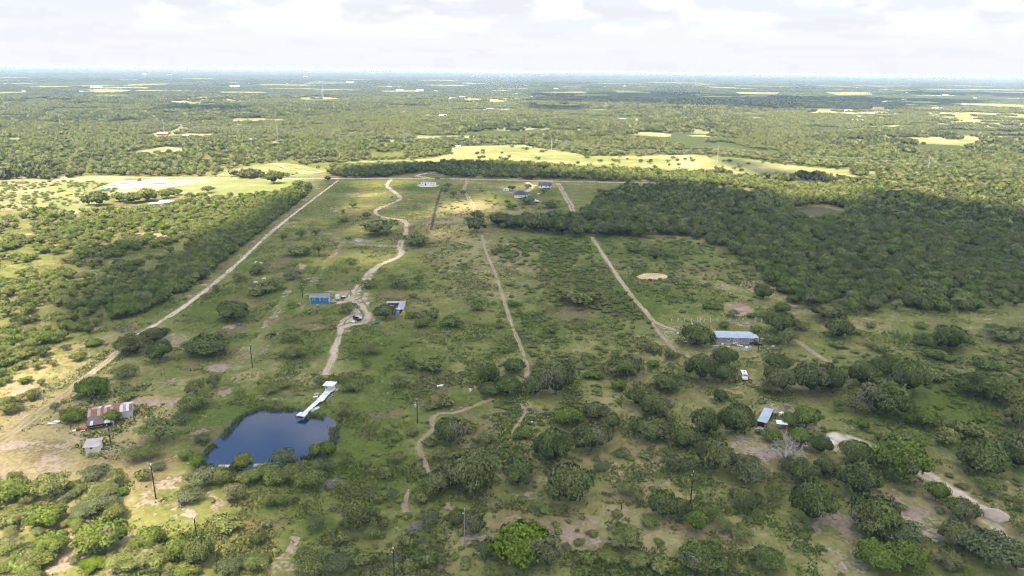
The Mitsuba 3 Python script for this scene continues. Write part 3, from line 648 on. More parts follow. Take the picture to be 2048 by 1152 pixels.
# ---- trees and bushes one can point to, read off the photograph: crop origin, then (x, y of the lower edge, width, height, kind) in the enlargement
KIND = {'O': ('oak_tree', 'oak_model', 'tree', 'dark round oak'), 'G': ('green_tree', 'green_model', 'tree', 'fresh green bushy tree'), 'M': ('mesquite_tree', 'mesquite_model', 'tree', 'feathery light green mesquite'),
        'V': ('green_tree', 'vivid_model', 'tree', 'vivid green bushy tree'), 'S': ('silver_tree', 'silver_model', 'tree', 'grey-green feathery tree'), 'B': ('bush', 'bush_model', 'bush', 'low light green bush'), 'D': ('bush', 'dark_bush_model', 'bush', 'low deep green bush')}
LISTED = {(0, 752): [
    (555, 160, 170, 160, 'G'), (430, 285, 120, 90, 'G'), (325, 215, 60, 60, 'M'), (372, 245, 50, 75, 'M'), (655, 285, 95, 85, 'G'), (930, 425, 240, 170, 'M'), (1130, 140, 130, 120, 'M'), (1240, 85, 90, 100, 'M'), (1100, 225, 150, 110, 'M'), (1175, 195, 120, 100, 'M'),
    (1050, 295, 110, 80, 'S'), (785, 520, 140, 110, 'M'), (870, 505, 130, 110, 'M'), (915, 560, 90, 60, 'S'), (1170, 395, 100, 60, 'S'), (1140, 545, 80, 90, 'G'), (1075, 495, 80, 60, 'G'), (1410, 566, 105, 115, 'G'), (1640, 548, 165, 120, 'S'),
    (1825, 475, 80, 80, 'G'), (1895, 480, 80, 105, 'V'), (1885, 600, 110, 150, 'S'), (1190, 680, 200, 150, 'S'), (1290, 660, 120, 120, 'M'), (1360, 750, 150, 130, 'M'), (1560, 780, 130, 130, 'M'), (1640, 770, 120, 120, 'M'), (1450, 650, 150, 110, 'M'), (1790, 690, 190, 150, 'M'),
    (1600, 665, 160, 120, 'M'), (1100, 765, 170, 110, 'S'), (1710, 630, 160, 120, 'M'), (1540, 610, 140, 100, 'M'), (830, 620, 80, 80, 'B'), (90, 770, 210, 170, 'G'), (310, 750, 220, 180, 'M'), (110, 700, 120, 90, 'M'), (290, 905, 220, 150, 'G'), (80, 905, 200, 120, 'M'), (560, 620, 170, 90, 'S'), (680, 650, 130, 110, 'M'),
    (600, 745, 200, 110, 'M'), (560, 825, 200, 120, 'S'), (680, 860, 120, 120, 'M'), (490, 850, 150, 100, 'S'), (590, 1080, 260, 220, 'G'), (545, 1150, 150, 90, 'V'), (330, 1065, 190, 160, 'G'), (210, 1160, 230, 100, 'G'), (75, 1060, 170, 120, 'M'), (40, 1160, 140, 90, 'M'),
    (880, 1025, 155, 145, 'G'), (1040, 1120, 170, 180, 'G'), (1160, 1130, 170, 190, 'O'), (900, 1170, 220, 170, 'M'), (730, 1170, 220, 140, 'M'), (1090, 1180, 160, 90, 'G'), (1330, 1170, 170, 110, 'S'), (1490, 1150, 180, 110, 'M'), (1820, 910, 120, 90, 'S'), (1495, 985, 90, 80, 'O'), (1320, 930, 180, 60, 'B'), (1800, 1165, 240, 160, 'M'), (1960, 1160, 160, 110, 'S'),
    (1530, 880, 70, 50, 'B'), (1250, 900, 100, 50, 'B')],
    (650, 752): [(205, 920, 230, 200, 'O'), (340, 895, 80, 85, 'D'), (720, 425, 200, 175, 'O'), (600, 420, 80, 60, 'D'), (665, 495, 120, 80, 'M'), (840, 715, 260, 250, 'O'), (640, 722, 200, 165, 'O'), (560, 745, 90, 70, 'D'), (1110, 675, 190, 190, 'O'), (940, 560, 140, 100, 'M'), (1310, 545, 220, 250, 'O'), (1530, 475, 220, 205, 'O'), (1390, 305, 170, 125, 'G'), (1560, 265, 150, 110, 'O'), (1640, 340, 110, 140, 'O'),
        (1410, 785, 270, 255, 'O'), (1140, 1150, 330, 270, 'V'), (930, 1070, 110, 140, 'O'), (1290, 1130, 130, 190, 'G'), (610, 885, 130, 105, 'S'), (745, 885, 90, 95, 'O'), (860, 945, 130, 140, 'O'), (135, 1065, 110, 70, 'B'), (85, 990, 90, 75, 'B'), (50, 1165, 180, 120, 'S'), (225, 1110, 120, 80, 'B'), (480, 1000, 80, 70, 'B'), (610, 1115, 90, 95, 'B'), (490, 1150, 100, 70, 'B'),
        (1730, 1035, 190, 170, 'M'), (1870, 900, 130, 90, 'M'), (1940, 850, 160, 260, 'O'), (1730, 705, 110, 90, 'M'), (1790, 745, 100, 110, 'M'), (1510, 1105, 100, 80, 'B'), (1640, 1110, 130, 90, 'M'), (1790, 1130, 160, 100, 'M'), (1920, 1150, 120, 90, 'B'), (310, 745, 60, 50, 'D'), (390, 725, 70, 80, 'S'), (280, 965, 100, 90, 'M'),
        (1810, 205, 160, 150, 'O'), (1900, 265, 210, 160, 'O'), (1880, 405, 210, 155, 'O'), (1970, 110, 150, 120, 'O'), (1975, 575, 110, 190, 'S'), (610, 205, 90, 50, 'D'), (700, 185, 120, 60, 'D'), (830, 335, 100, 60, 'D'), (930, 410, 120, 85, 'M'), (410, 385, 80, 50, 'B'), (420, 520, 100, 80, 'M'), (510, 355, 70, 50, 'D'), (350, 610, 90, 80, 'D'), (1150, 375, 120, 60, 'D'), (130, 520, 90, 90, 'M'), (160, 100, 110, 70, 'G'), (120, 250, 100, 90, 'M'), (330, 590, 60, 50, 'D'), (20, 470, 90, 110, 'G'),
        (1260, 800, 90, 40, 'B'), (870, 1000, 50, 60, 'D'), (1700, 480, 90, 50, 'S'), (1850, 490, 90, 50, 'B'), (1590, 560, 110, 60, 'S'), (780, 310, 90, 60, 'D'), (1050, 420, 70, 40, 'B')],
    (1348, 752): [(352, 375, 195, 310, 'O'), (170, 375, 170, 215, 'O'), (265, 165, 80, 120, 'O'), (65, 445, 150, 150, 'O'), (40, 575, 90, 125, 'S'), (220, 605, 220, 255, 'O'), (410, 590, 170, 130, 'O'), (420, 665, 200, 180, 'S'), (400, 800, 180, 150, 'O'), (560, 745, 120, 120, 'M'), (780, 900, 260, 290, 'O'), (735, 665, 180, 170, 'O'), (860, 610, 140, 140, 'O'), (1040, 570, 230, 195, 'O'), (1050, 745, 220, 250, 'O'),
        (1295, 655, 290, 280, 'G'), (1330, 450, 200, 140, 'G'), (1730, 620, 280, 235, 'O'), (1965, 570, 180, 240, 'O'), (1560, 425, 150, 120, 'D'), (1720, 375, 150, 95, 'D'), (1640, 350, 120, 80, 'D'), (1190, 270, 260, 250, 'O'), (1040, 235, 140, 125, 'M'), (1080, 325, 70, 95, 'G'), (1430, 330, 140, 150, 'G'), (1370, 300, 100, 100, 'G'), (1500, 745, 120, 155, 'G'), (1800, 705, 150, 115, 'M'), (1640, 865, 170, 150, 'O'), (1350, 700, 80, 70, 'M'),
        (1130, 980, 290, 265, 'O'), (1140, 1160, 240, 190, 'G'), (1330, 1170, 220, 190, 'G'), (1270, 1020, 300, 140, 'S'), (1630, 1030, 220, 170, 'O'), (1800, 1160, 340, 240, 'S'), (1570, 1140, 170, 120, 'O'), (1960, 1160, 150, 180, 'O'), (122, 925, 135, 150, 'G'), (220, 865, 120, 105, 'M'), (30, 850, 130, 250, 'O'), (290, 915, 95, 75, 'M'), (390, 965, 120, 85, 'M'), (155, 1165, 270, 160, 'O'), (530, 1150, 190, 140, 'O'), (1985, 940, 80, 130, 'M'), (1990, 800, 80, 90, 'M'),
        (1690, 140, 170, 140, 'O'), (1880, 185, 230, 190, 'O'), (1960, 320, 150, 190, 'O'), (665, 310, 110, 100, 'G'), (755, 325, 140, 150, 'G'), (835, 470, 115, 180, 'O'), (1170, 375, 45, 50, 'D'), (560, 400, 120, 90, 'G'), (720, 430, 130, 130, 'G'), (660, 560, 120, 80, 'S'), (560, 120, 110, 90, 'O')],
    (1348, 450): [(130, 730, 185, 155, 'O'), (595, 650, 175, 155, 'O'), (620, 515, 95, 65, 'O'), (655, 715, 120, 115, 'M'), (550, 705, 80, 75, 'M'), (940, 675, 150, 140, 'O'), (890, 575, 190, 130, 'O'), (1580, 750, 220, 180, 'O'), (1440, 725, 130, 100, 'O'), (150, 925, 175, 200, 'O'), (285, 850, 150, 150, 'O'), (275, 935, 140, 140, 'O'), (590, 860, 150, 115, 'O'), (600, 985, 180, 175, 'O'), (775, 1005, 200, 220, 'O'), (895, 985, 160, 185, 'O'),
        (1080, 955, 180, 170, 'O'), (1190, 895, 140, 135, 'O'), (1335, 1005, 205, 230, 'O'), (1290, 870, 180, 120, 'O'), (1720, 1015, 175, 165, 'O'), (1880, 1085, 230, 205, 'M'), (290, 605, 60, 50, 'G'), (470, 630, 70, 50, 'D'), (1180, 745, 100, 60, 'D'), (930, 715, 90, 30, 'B'), (1500, 790, 140, 70, 'D'), (730, 620, 110, 70, 'M'), (1050, 640, 60, 40, 'B'), (1130, 600, 60, 35, 'D'), (1880, 690, 160, 90, 'D'), (1990, 680, 120, 90, 'O'), (1840, 640, 130, 60, 'M'), (1700, 690, 70, 40, 'B'), (2000, 755, 70, 50, 'D'), (1560, 800, 100, 60, 'D'), (1430, 860, 90, 50, 'B'), (1790, 850, 130, 60, 'D'), (1500, 920, 160, 80, 'B'), (505, 440, 100, 100, 'O'), (340, 540, 70, 50, 'M'), (190, 490, 70, 40, 'D'), (250, 495, 70, 45, 'M'), (510, 545, 70, 45, 'M'), (440, 540, 60, 35, 'M'), (340, 330, 50, 40, 'D'), (1420, 605, 80, 45, 'M'), (690, 460, 90, 60, 'O'), (590, 690, 70, 40, 'B'), (10, 790, 50, 60, 'D')],
    (0, 450): [(1350, 575, 185, 135, 'O'), (770, 770, 180, 135, 'O'), (900, 695, 150, 110, 'O'), (925, 805, 140, 135, 'O'), (1205, 780, 240, 130, 'O'), (725, 905, 165, 90, 'M'), (1680, 690, 130, 90, 'M'), (1700, 785, 150, 90, 'M'), (1500, 415, 130, 70, 'D'), (1590, 385, 120, 80, 'M'), (1480, 295, 85, 60, 'O'), (1380, 335, 75, 60, 'M'), (1190, 435, 60, 45, 'M'), (1250, 395, 50, 65, 'M'), (1690, 325, 110, 65, 'S'), (1720, 190, 120, 65, 'D'), (1840, 190, 95, 105, 'M'), (1735, 85, 60, 60, 'M'), (1630, 100, 50, 60, 'M'), (1820, 65, 55, 45, 'M'),
        (1560, 985, 100, 60, 'M'), (1640, 955, 100, 60, 'M'), (1850, 950, 70, 80, 'M'), (390, 620, 90, 75, 'G'), (515, 635, 55, 70, 'O'), (275, 695, 120, 90, 'G'), (550, 710, 90, 45, 'G'), (455, 795, 90, 60, 'G'), (385, 730, 60, 45, 'S'), (255, 770, 90, 80, 'O'), (720, 545, 140, 100, 'G'), (740, 1020, 90, 35, 'B'), (460, 1010, 60, 30, 'D')],
    (650, 450): [(145, 530, 120, 90, 'M'), (350, 560, 125, 105, 'O'), (560, 600, 90, 65, 'G'), (620, 565, 90, 85, 'D'), (500, 545, 60, 50, 'D'), (260, 760, 130, 80, 'M'), (240, 835, 70, 60, 'M'), (155, 970, 100, 80, 'M'), (1720, 905, 190, 150, 'O'), (1890, 750, 105, 75, 'M'), (1990, 785, 70, 60, 'D'), (420, 375, 130, 90, 'M'), (240, 375, 100, 60, 'M'), (540, 345, 60, 60, 'M'), (940, 955, 150, 170, 'O'), (1090, 865, 130, 90, 'O'), (1060, 1005, 170, 130, 'O'), (1210, 1000, 150, 130, 'O'), (1330, 1015, 210, 230, 'O'), (950, 1000, 130, 90, 'O'), (500, 840, 60, 65, 'O'), (430, 950, 110, 90, 'M'), (1550, 900, 110, 60, 'D'), (1690, 970, 90, 80, 'G'), (1890, 835, 70, 55, 'G'), (620, 860, 160, 50, 'D'), (730, 600, 130, 50, 'D'), (1460, 480, 200, 70, 'D'), (1900, 210, 80, 80, 'O'), (1965, 190, 80, 50, 'M'), (1780, 165, 90, 35, 'D'), (300, 75, 210, 60, 'D'), (530, 130, 150, 70, 'D'), (150, 235, 70, 50, 'S'), (980, 175, 50, 35, 'D'), (1060, 200, 80, 40, 'M'), (135, 95, 30, 30, 'D'), (1010, 600, 70, 40, 'M'), (1080, 475, 60, 40, 'G'), (1960, 390, 60, 40, 'M'), (510, 425, 45, 30, 'D'), (880, 500, 80, 45, 'D'), (1290, 635, 80, 35, 'D'), (1030, 740, 90, 45, 'D')],
    (650, 100): [(875, 1060, 105, 100, 'O'), (880, 985, 75, 60, 'O'), (820, 990, 45, 30, 'D'), (1000, 1025, 105, 90, 'O'), (1080, 1035, 90, 75, 'S'), (1130, 1045, 90, 90, 'O'), (1190, 1050, 90, 80, 'O'), (1250, 1060, 120, 120, 'O'), (1340, 1075, 120, 120, 'O'), (1450, 1085, 120, 90, 'O'), (1430, 990, 80, 60, 'O'), (1600, 1085, 130, 100, 'O'), (1560, 1010, 110, 90, 'O'), (1720, 1080, 140, 110, 'O'), (1810, 1085, 120, 90, 'O'), (160, 915, 50, 40, 'M'), (105, 940, 30, 25, 'D'), (110, 995, 70, 35, 'M'), (240, 975, 40, 45, 'D'), (1160, 895, 90, 50, 'D'), (1050, 885, 30, 25, 'D'), (1310, 915, 110, 45, 'D'), (1075, 920, 60, 35, 'D'), (1080, 810, 40, 30, 'D'), (1170, 800, 40, 30, 'D'), (1260, 830, 45, 30, 'M'), (1580, 830, 45, 35, 'M'), (800, 835, 30, 30, 'D'), (690, 835, 40, 50, 'S'), (740, 850, 40, 50, 'S'), (710, 800, 60, 35, 'S'), (1190, 750, 60, 55, 'O'), (1070, 685, 90, 40, 'O'), (1260, 700, 75, 60, 'O')],
    (0, 100): [(1580, 775, 85, 75, 'O'), (575, 905, 110, 90, 'O'), (510, 900, 60, 70, 'O'), (1025, 840, 60, 40, 'G'), (850, 880, 110, 80, 'G'), (760, 890, 110, 70, 'O'), (960, 860, 90, 60, 'G'), (690, 880, 80, 60, 'G'), (1090, 860, 50, 40, 'M'), (780, 585, 30, 35, 'O'), (335, 680, 60, 45, 'O'), (500, 655, 30, 25, 'O'), (620, 625, 25, 30, 'O'), (590, 635, 20, 30, 'O'), (750, 625, 20, 30, 'O'), (905, 605, 40, 25, 'O'), (1890, 755, 35, 30, 'O'), (1200, 830, 80, 50, 'S'), (1770, 820, 60, 60, 'G'), (1720, 800, 70, 50, 'G'), (1040, 910, 70, 50, 'G')],
}
SPOTS = []      # (x, y, radius, height, kind, photo x, photo y)
for (ox, oy), rows in LISTED.items():
    for X, Y, W_, H_, kd in rows:
        px, py = ox + X / 2.88, oy + Y / 2.88
        g = G(px, py); dep = math.atan2(CAM_H, g[1]); dd = depth(g)
        r_ = W_ / 2.88 / FOCAL * dd / 2 * 1.16; hh = H_ / 2.88 / FOCAL * dd
        yc = g[1] + r_ * 0.72
        h = (hh - 0.75 * r_ * math.sin(dep)) / math.cos(dep)
        h = float(np.clip(h, 0.72 * r_, 1.75 * r_))
        SPOTS.append((g[0] * yc / g[1], yc, r_, h, kd, px, py - H_ / 5.76))

# ---- woods and scrub: regions of the ground, plant spacing, chance, kinds, radius and height ranges
WOODS = [
    ('left', [(-80, 640), (-60, 440), (60, 425), (130, 420), (215, 425), (330, 415), (400, 392), (480, 378), (575, 374), (622, 378), (605, 400), (560, 430), (500, 480), (430, 535), (360, 580), (280, 625), (200, 650), (120, 690), (50, 720), (-60, 800)], 5.6, .72, 'OGGMMM', (2.5, 4.6), (3.0, 5.6)),
    ('right', [(978, 446), (1040, 438), (1160, 438), (1180, 415), (1200, 400), (1250, 380), (1330, 372), (1440, 380), (1560, 398), (1572, 430), (1650, 448), (1700, 432), (1705, 405), (1760, 392), (1900, 380), (2200, 386), (2200, 610), (2048, 618), (1960, 622), (1900, 630), (1800, 618), (1740, 622), (1680, 632), (1620, 612), (1560, 590), (1520, 560), (1480, 520), (1420, 488), (1340, 470), (1260, 470), (1190, 470), (1060, 462), (1000, 458)], 7.2, 1.0, 'OOOOOGM', (3.4, 6.3), (4.2, 8.6)),
    ('track belt', [(600, 375), (624, 380), (590, 410), (480, 500), (385, 575), (300, 622), (250, 640), (225, 612), (330, 540), (430, 470), (555, 385)], 5.2, .9, 'OGOM', (2.6, 4.6), (3.2, 6.2)),
    ('row', [(660, 352), (760, 338), (870, 332), (900, 326), (1060, 330), (1100, 342), (1130, 357), (1050, 358), (960, 356), (900, 354), (875, 347), (840, 344), (780, 354), (690, 356)], 6.2, .93, 'OOOG', (3.0, 5.0), (4.5, 7.5)),
    ('row', [(1090, 340), (1190, 338), (1330, 346), (1500, 356), (1580, 372), (1540, 384), (1440, 372), (1330, 366), (1200, 362), (1120, 358)], 6.5, .9, 'MMOG', (2.8, 4.6), (4.0, 6.5)),
    ('yellow scrub', [(470, 352), (560, 334), (660, 334), (760, 316), (870, 318), (860, 330), (750, 340), (660, 352)], 6.5, .85, 'GMM', (2.5, 4.0), (3.0, 5.0)),
    ('bottom left', [(-80, 1180), (-80, 960), (60, 960), (240, 950), (255, 1000), (245, 1080), (400, 1120), (520, 1120), (560, 1180)], 4.4, .8, 'MMGS', (1.8, 3.0), (1.8, 3.2)),
    ('left edge', [(-80, 900), (-60, 690), (60, 705), (110, 730), (80, 790), (30, 840)], 4.8, .9, 'GMMM', (2.0, 3.6), (2.2, 4.2)),
    ('behind right forest', [(1560, 396), (1700, 390), (1880, 372), (2200, 384), (2200, 318), (1980, 310), (1900, 330), (1780, 346), (1700, 366), (1600, 372)], 7.0, .85, 'MMOOG', (2.8, 4.6), (3.6, 6.2)),
    ('pond belt', [(1540, 440), (1578, 436), (1582, 415), (1610, 411), (1650, 410), (1686, 417), (1690, 432), (1712, 430), (1770, 396), (1760, 384), (1600, 376), (1530, 386)], 5.0, 1.0, 'GMMO', (2.8, 4.4), (5.0, 8.0)),
    ('far woods', [(-600, 420), (-600, 300), (0, 290), (200, 302), (340, 290), (480, 286), (640, 288), (760, 284), (900, 286), (1040, 286), (1200, 300), (1400, 300), (1560, 312), (1700, 300), (1940, 306), (2600, 316), (2600, 400), (2048, 330), (1780, 346), (1560, 330), (1400, 312), (1100, 312), (900, 300), (740, 300), (480, 340), (430, 353), (260, 352), (130, 346), (60, 336), (-60, 352)], 8.0, .74, 'OOMMG', (3.2, 5.4), (4.0, 7.0)),
]
SCRUB = [
    ('right field', [(1195, 478), (1340, 474), (1420, 490), (1480, 525), (1530, 575), (1520, 605), (1440, 605), (1330, 640), (1300, 620), (1230, 530)], 5.2, .5, 'BDD', (1.1, 2.6), (.8, 1.6)),
    ('mid field', [(985, 475), (1175, 480), (1240, 570), (1310, 655), (1300, 700), (1250, 735), (1150, 745), (1065, 730), (1020, 600)], 4.4, .6, 'BDDD', (1.1, 2.7), (.8, 1.7)),
    ('bright thicket', [(1110, 590), (1180, 575), (1260, 590), (1270, 620), (1210, 640), (1150, 625)], 3.6, .75, 'DDD', (1.5, 2.8), (1.2, 2.0)),
    ('upper thicket', [(1030, 478), (1150, 485), (1190, 530), (1150, 555), (1070, 540), (1040, 500)], 4.0, .7, 'DB', (1.4, 3.0), (1.0, 1.8)),
    ('middle strip', [(865, 470), (955, 470), (990, 560), (1030, 680), (1045, 750), (900, 800), (800, 800), (790, 700), (850, 600)], 4.8, .42, 'BDD', (.7, 2.0), (.5, 1.1)),
    ('upper strip', [(885, 375), (925, 372), (950, 440), (958, 470), (868, 470)], 6.0, .3, 'BD', (.9, 2.0), (.7, 1.3)),
    ('pasture', [(690, 370), (860, 372), (850, 470), (840, 600), (780, 780), (700, 860), (660, 740), (560, 620), (430, 640), (330, 650), (480, 530)], 13.0, .35, 'BDB', (.6, 1.6), (.5, 1.1)),
    ('house lots', [(955, 375), (1045, 400), (1120, 410), (1170, 440), (980, 440)], 9.0, .5, 'BDB', (1.0, 2.4), (.8, 1.6)),
    ('foreground', [(640, 1000), (760, 880), (800, 830), (1000, 790), (1300, 760), (1380, 900), (1400, 1010), (1300, 1180), (600, 1180)], 3.6, .55, 'BDBDS', (.6, 1.9), (.5, 1.3)),
    ('lower right', [(1380, 900), (1420, 800), (1640, 700), (2200, 640), (2200, 1180), (1380, 1180)], 4.4, .55, 'BDBD', (.7, 2.2), (.6, 1.4)),
    ('right meadow', [(1850, 760), (2048, 700), (2200, 760), (2200, 900), (1960, 900), (1880, 830)], 4.4, .6, 'DDB', (1.2, 2.6), (1.0, 1.9)),
    ('pond side', [(380, 940), (560, 935), (660, 905), (690, 960), (640, 1000), (520, 1010), (360, 1000)], 4.0, .45, 'BMSB', (.8, 1.8), (.7, 1.5)),
    ('left meadow', [(120, 780), (330, 690), (440, 700), (420, 790), (330, 880), (260, 920), (200, 860)], 7.0, .25, 'BD', (.5, 1.2), (.4, .8)),
    ('site scrub', [(-60, 365), (180, 362), (260, 372), (200, 395), (120, 420), (-60, 430)], 5.4, .55, 'BBBD', (1.2, 3.2), (.9, 1.9)),
    ('far scrub', [(500, 345), (560, 330), (650, 330), (655, 345), (560, 352)], 9.0, .3, 'BB', (1.2, 2.6), (.9, 1.8)),
    ('cleared', [(1160, 376), (1240, 374), (1250, 400), (1180, 410)], 12.0, .3, 'BD', (1.0, 2.0), (.8, 1.5)),
    ('field trees', [(650, 334), (860, 318), (1050, 290), (1180, 312), (1390, 309), (1780, 344), (1500, 352), (1190, 334), (900, 327)], 17.0, .24, 'OODM', (2.0, 4.6), (2.5, 5.2)),
    ('road verge', [(240, 690), (330, 640), (640, 372), (600, 372), (520, 455), (400, 550), (200, 690)], 7.0, .3, 'BD', (.6, 1.4), (.5, 1.0)),
]


NO_ROADS = unary_union(PADS + ROADLINES + [PONDS.buffer(2)])


def scatter(poly, s, chance, r, keep, gain=5.0, base=0.30):
    x0, y0, x1, y1 = poly.bounds
    X, Y = np.meshgrid(np.arange(x0, x1, s), np.arange(y0, y1, s)); X = X.ravel() + r.uniform(-.5, .5, X.size) * s; Y = Y.ravel() + r.uniform(-.5, .5, Y.size) * s
    n = 0.5 * meshkit.fbm(np.stack([X / 45, Y / 45, 0 * X], -1), 3, seed=13) + 0.5 * meshkit.fbm(np.stack([X / 15, Y / 15, 0 * X], -1), 2, seed=14)
    ok = shapely.contains_xy(poly, X, Y) & ~shapely.contains_xy(keep, X, Y) & (r.random(X.size) < chance * np.clip(base + gain * (n - 0.38), 0.04, 1.3))
    return X[ok], Y[ok]


FAR_WEDGE_X = lambda y: 0.80 * y + 60
listed_xy = np.array([(s[0], s[1], s[2]) for s in SPOTS])
from scipy.spatial import cKDTree
listed_tree = cKDTree(listed_xy[:, :2])
WILD = []       # (x, y, r, h, kind, region)
shapely.prepare(NO_TREES); shapely.prepare(NO_ROADS)
for name, pts, s, chance, kinds, rr, hr in WOODS + SCRUB:
    poly = world_poly(pts); shapely.prepare(poly)
    X, Y = scatter(poly, s, chance * (1.15 if (name, pts) in [(w[0], w[1]) for w in WOODS] else 1.0), rng, NO_ROADS if name in ('site scrub', 'field trees', 'far scrub') else NO_TREES, 7.0 if name in ('site scrub', 'field trees') else 2.0 if name in ('right', 'row', 'pond belt', 'track belt') else 4.0 if name in ('left', 'bottom left', 'left edge') else 5.0, 0.85 if name in ('right', 'row', 'pond belt', 'track belt') else 0.48 if name in ('left', 'bottom left', 'left edge') else 0.30)
    d, i = listed_tree.query(np.c_[X, Y])
    free = d > listed_xy[i, 2] * 0.8
    for x, y in zip(X[free], Y[free]):
        t = rng.random() ** 1.4
        r_ = rr[0] + (rr[1] - rr[0]) * t; h = hr[0] + (hr[1] - hr[0]) * (0.6 * t + 0.4 * rng.random())
        WILD.append((x, y, r_, h, kinds[rng.integers(len(kinds))], name))
# ---- names, numbers and labels of the plants
ANCHORS = [('the blue cabin', 642, 605), ('the purple roofed building', 790, 622), ('the rusty barn', 215, 828), ('the cream shed', 192, 892), ('the white pier shelter', 658, 775), ('the pier end platform', 618, 830), ('the pond far left corner', 428, 893),
           ('the pond near shore', 500, 932), ('the pond right end', 663, 875), ('the long grey house', 1463, 676), ('the white van', 1487, 750), ('the blue roofed shed', 1530, 832), ('the dead bare tree', 1568, 908), ('the orange sand patch', 1305, 553),
           ('the pale caliche pad', 1680, 880), ('the gravel mound', 1988, 1022), ('the green dumpster', 1625, 825), ('the bottom centre', 1046, 1090), ('the lower footpath', 812, 1005), ('the footpath bend', 862, 848), ('the footpath pole', 834, 822),
           ('the middle track end', 1055, 762), ('the black pole at lower right', 1381, 975), ('the tall pole left of pond', 308, 966), ('the lowest pole', 788, 1130), ('the white fence posts', 1440, 640), ('the bare reddish patch', 1478, 618),
           ('the gravel clearing', 717, 481), ('the white roofed barn', 328, 408), ('the white mobile home', 857, 370), ('the hipped roof house', 1040, 388), ('the yellow stake', 290, 1018), ('the thin grey pole', 924, 1050), ('the brush pile', 665, 968),
           ('the straight caliche track', 240, 700), ('the pole above the pond', 504, 712), ('the dry field', 548, 358), ('the far brown pond', 1630, 420), ('the plowed strip', 870, 420), ('the bottom left corner', 30, 1130), ('the bottom right corner', 2020, 1130), ('the gravel drive', 1870, 962), ('the narrow dirt drive', 1640, 712)]
SIDE = {0: 'right', 1: 'lower right', 2: 'front', 3: 'lower left', 4: 'left', 5: 'upper left', 6: 'back', 7: 'upper right'}
ORD = ['', 'second ', 'third ', 'fourth ', 'fifth ', 'sixth ', 'seventh ', 'eighth ', 'ninth ', 'tenth ', 'eleventh ', 'twelfth ']
seen_rel = {}
plan = []
for x, y, r_, h, kd, px, py in SPOTS:
    best = min(ANCHORS, key=lambda a: math.hypot(a[1] - px, (a[2] - py) * 1.5))
    dx, dy = px - best[1], (py - best[2]) * 1.5
    side = SIDE[int(round(math.degrees(math.atan2(dy, dx)) / 45)) % 8]
    plan.append((math.hypot(dx, dy), best[0], side, kd, (x, y, r_, h, kd)))
for dist, anchor, side, kd, spot in sorted(plan, key=lambda q: q[0]):
    x, y, r_, h, _ = spot
    name, model, cat, look = KIND[kd]
    k = seen_rel.setdefault((look, anchor, side), []); k.append(1)
    lab = f'{look}, {ORD[len(k) - 1]}nearest to {anchor}, {side} side'
    near = math.hypot(x, y) < 470
    if not near and model in ('oak_model', 'green_model', 'mesquite_model'):
        model = model.replace('_model', '_small_model')
    scene[(key := thing(name, lab, cat))] = place(f'{model}_{rng.integers(NV)}', x, y, r_ / 0.98, h / 0.98)
    if dist < 1:
        labels[key]['label'] = look + ' standing at ' + anchor
count = {}
for s_ in SPOTS:
    nm = KIND[s_[4]][0]; count[nm] = count.get(nm, 0) + 1
WILD = [w for w in WILD if abs(w[0]) < FAR_WEDGE_X(w[1])]
order = sorted(range(len(WILD)), key=lambda i: -WILD[i][2] / math.hypot(WILD[i][0], WILD[i][1], CAM_H))
REGION = {'track belt': 'in the tree belt beside the straight track', 'left': 'in the wood left of the straight track', 'right': 'in the dense dark right wood', 'row': 'in the tree belt along the county road', 'yellow scrub': 'in the thicket beyond the county road', 'bottom left': 'in the bottom left thicket',
          'left edge': 'in the sunlit trees at the left edge', 'behind right forest': 'in woods behind the dark right wood', 'pond belt': 'in the belt behind the far pond', 'far woods': 'in the far woods', 'right field': 'round the orange sand patch', 'mid field': 'in the brush right of the middle track', 'bright thicket': 'in the brightest thicket',
          'upper thicket': 'in the thicket below the oak row', 'middle strip': 'in the grass left of the middle track', 'upper strip': 'in the grass right of the plowed strip', 'pasture': 'in the blue cabin pasture', 'house lots': 'on the lots below the white houses', 'foreground': 'in the brush at the bottom centre', 'lower right': 'in the oak savanna at lower right',
          'right meadow': 'in the lush brush at the right edge', 'pond side': 'in the brush below the pond', 'left meadow': 'on the worn meadow round the rusty barn', 'site scrub': 'in the scrub beside the building site', 'far scrub': 'in the dry clearing behind the lone tree', 'cleared': 'in the cleared lot right of the house', 'field trees': 'alone in the big sunlit pasture', 'road verge': 'on the straight track verge'}
LOOK = {'O': 'dark oak', 'G': 'fresh green tree', 'M': 'light green mesquite', 'S': 'grey-green tree', 'B': 'pale green bush', 'D': 'deep green bush'}
STUFF = {'oak_tree': ('oak_woodland', 'distant grey-green oak woodland'), 'green_tree': ('green_woodland', 'fresh green trees mixed into the far woods'), 'mesquite_tree': ('mesquite_woodland', 'light green mesquite woodland'), 'silver_tree': ('silver_brush', 'grey-green brush'), 'bush': ('scrub', 'low scrub bushes spread through the grass')}
n_stuff = {}
BOX = {}
for reg in REGION:
    w_ = np.array([(w[0], w[1], w[2]) for w in WILD if w[5] == reg] or [(0, 0, 1)])
    BOX[reg] = (w_[:, 0].min(), w_[:, 0].max(), w_[:, 1].min(), w_[:, 1].max(), float(np.median(w_[:, 2])))


def stuff(name, label, inst):
    n_stuff[name] = n_stuff.get(name, 0) + 1
    scene[f'{name}__{n_stuff[name]:03d}'] = inst
    labels[name] = {'kind': 'stuff', 'label': label}


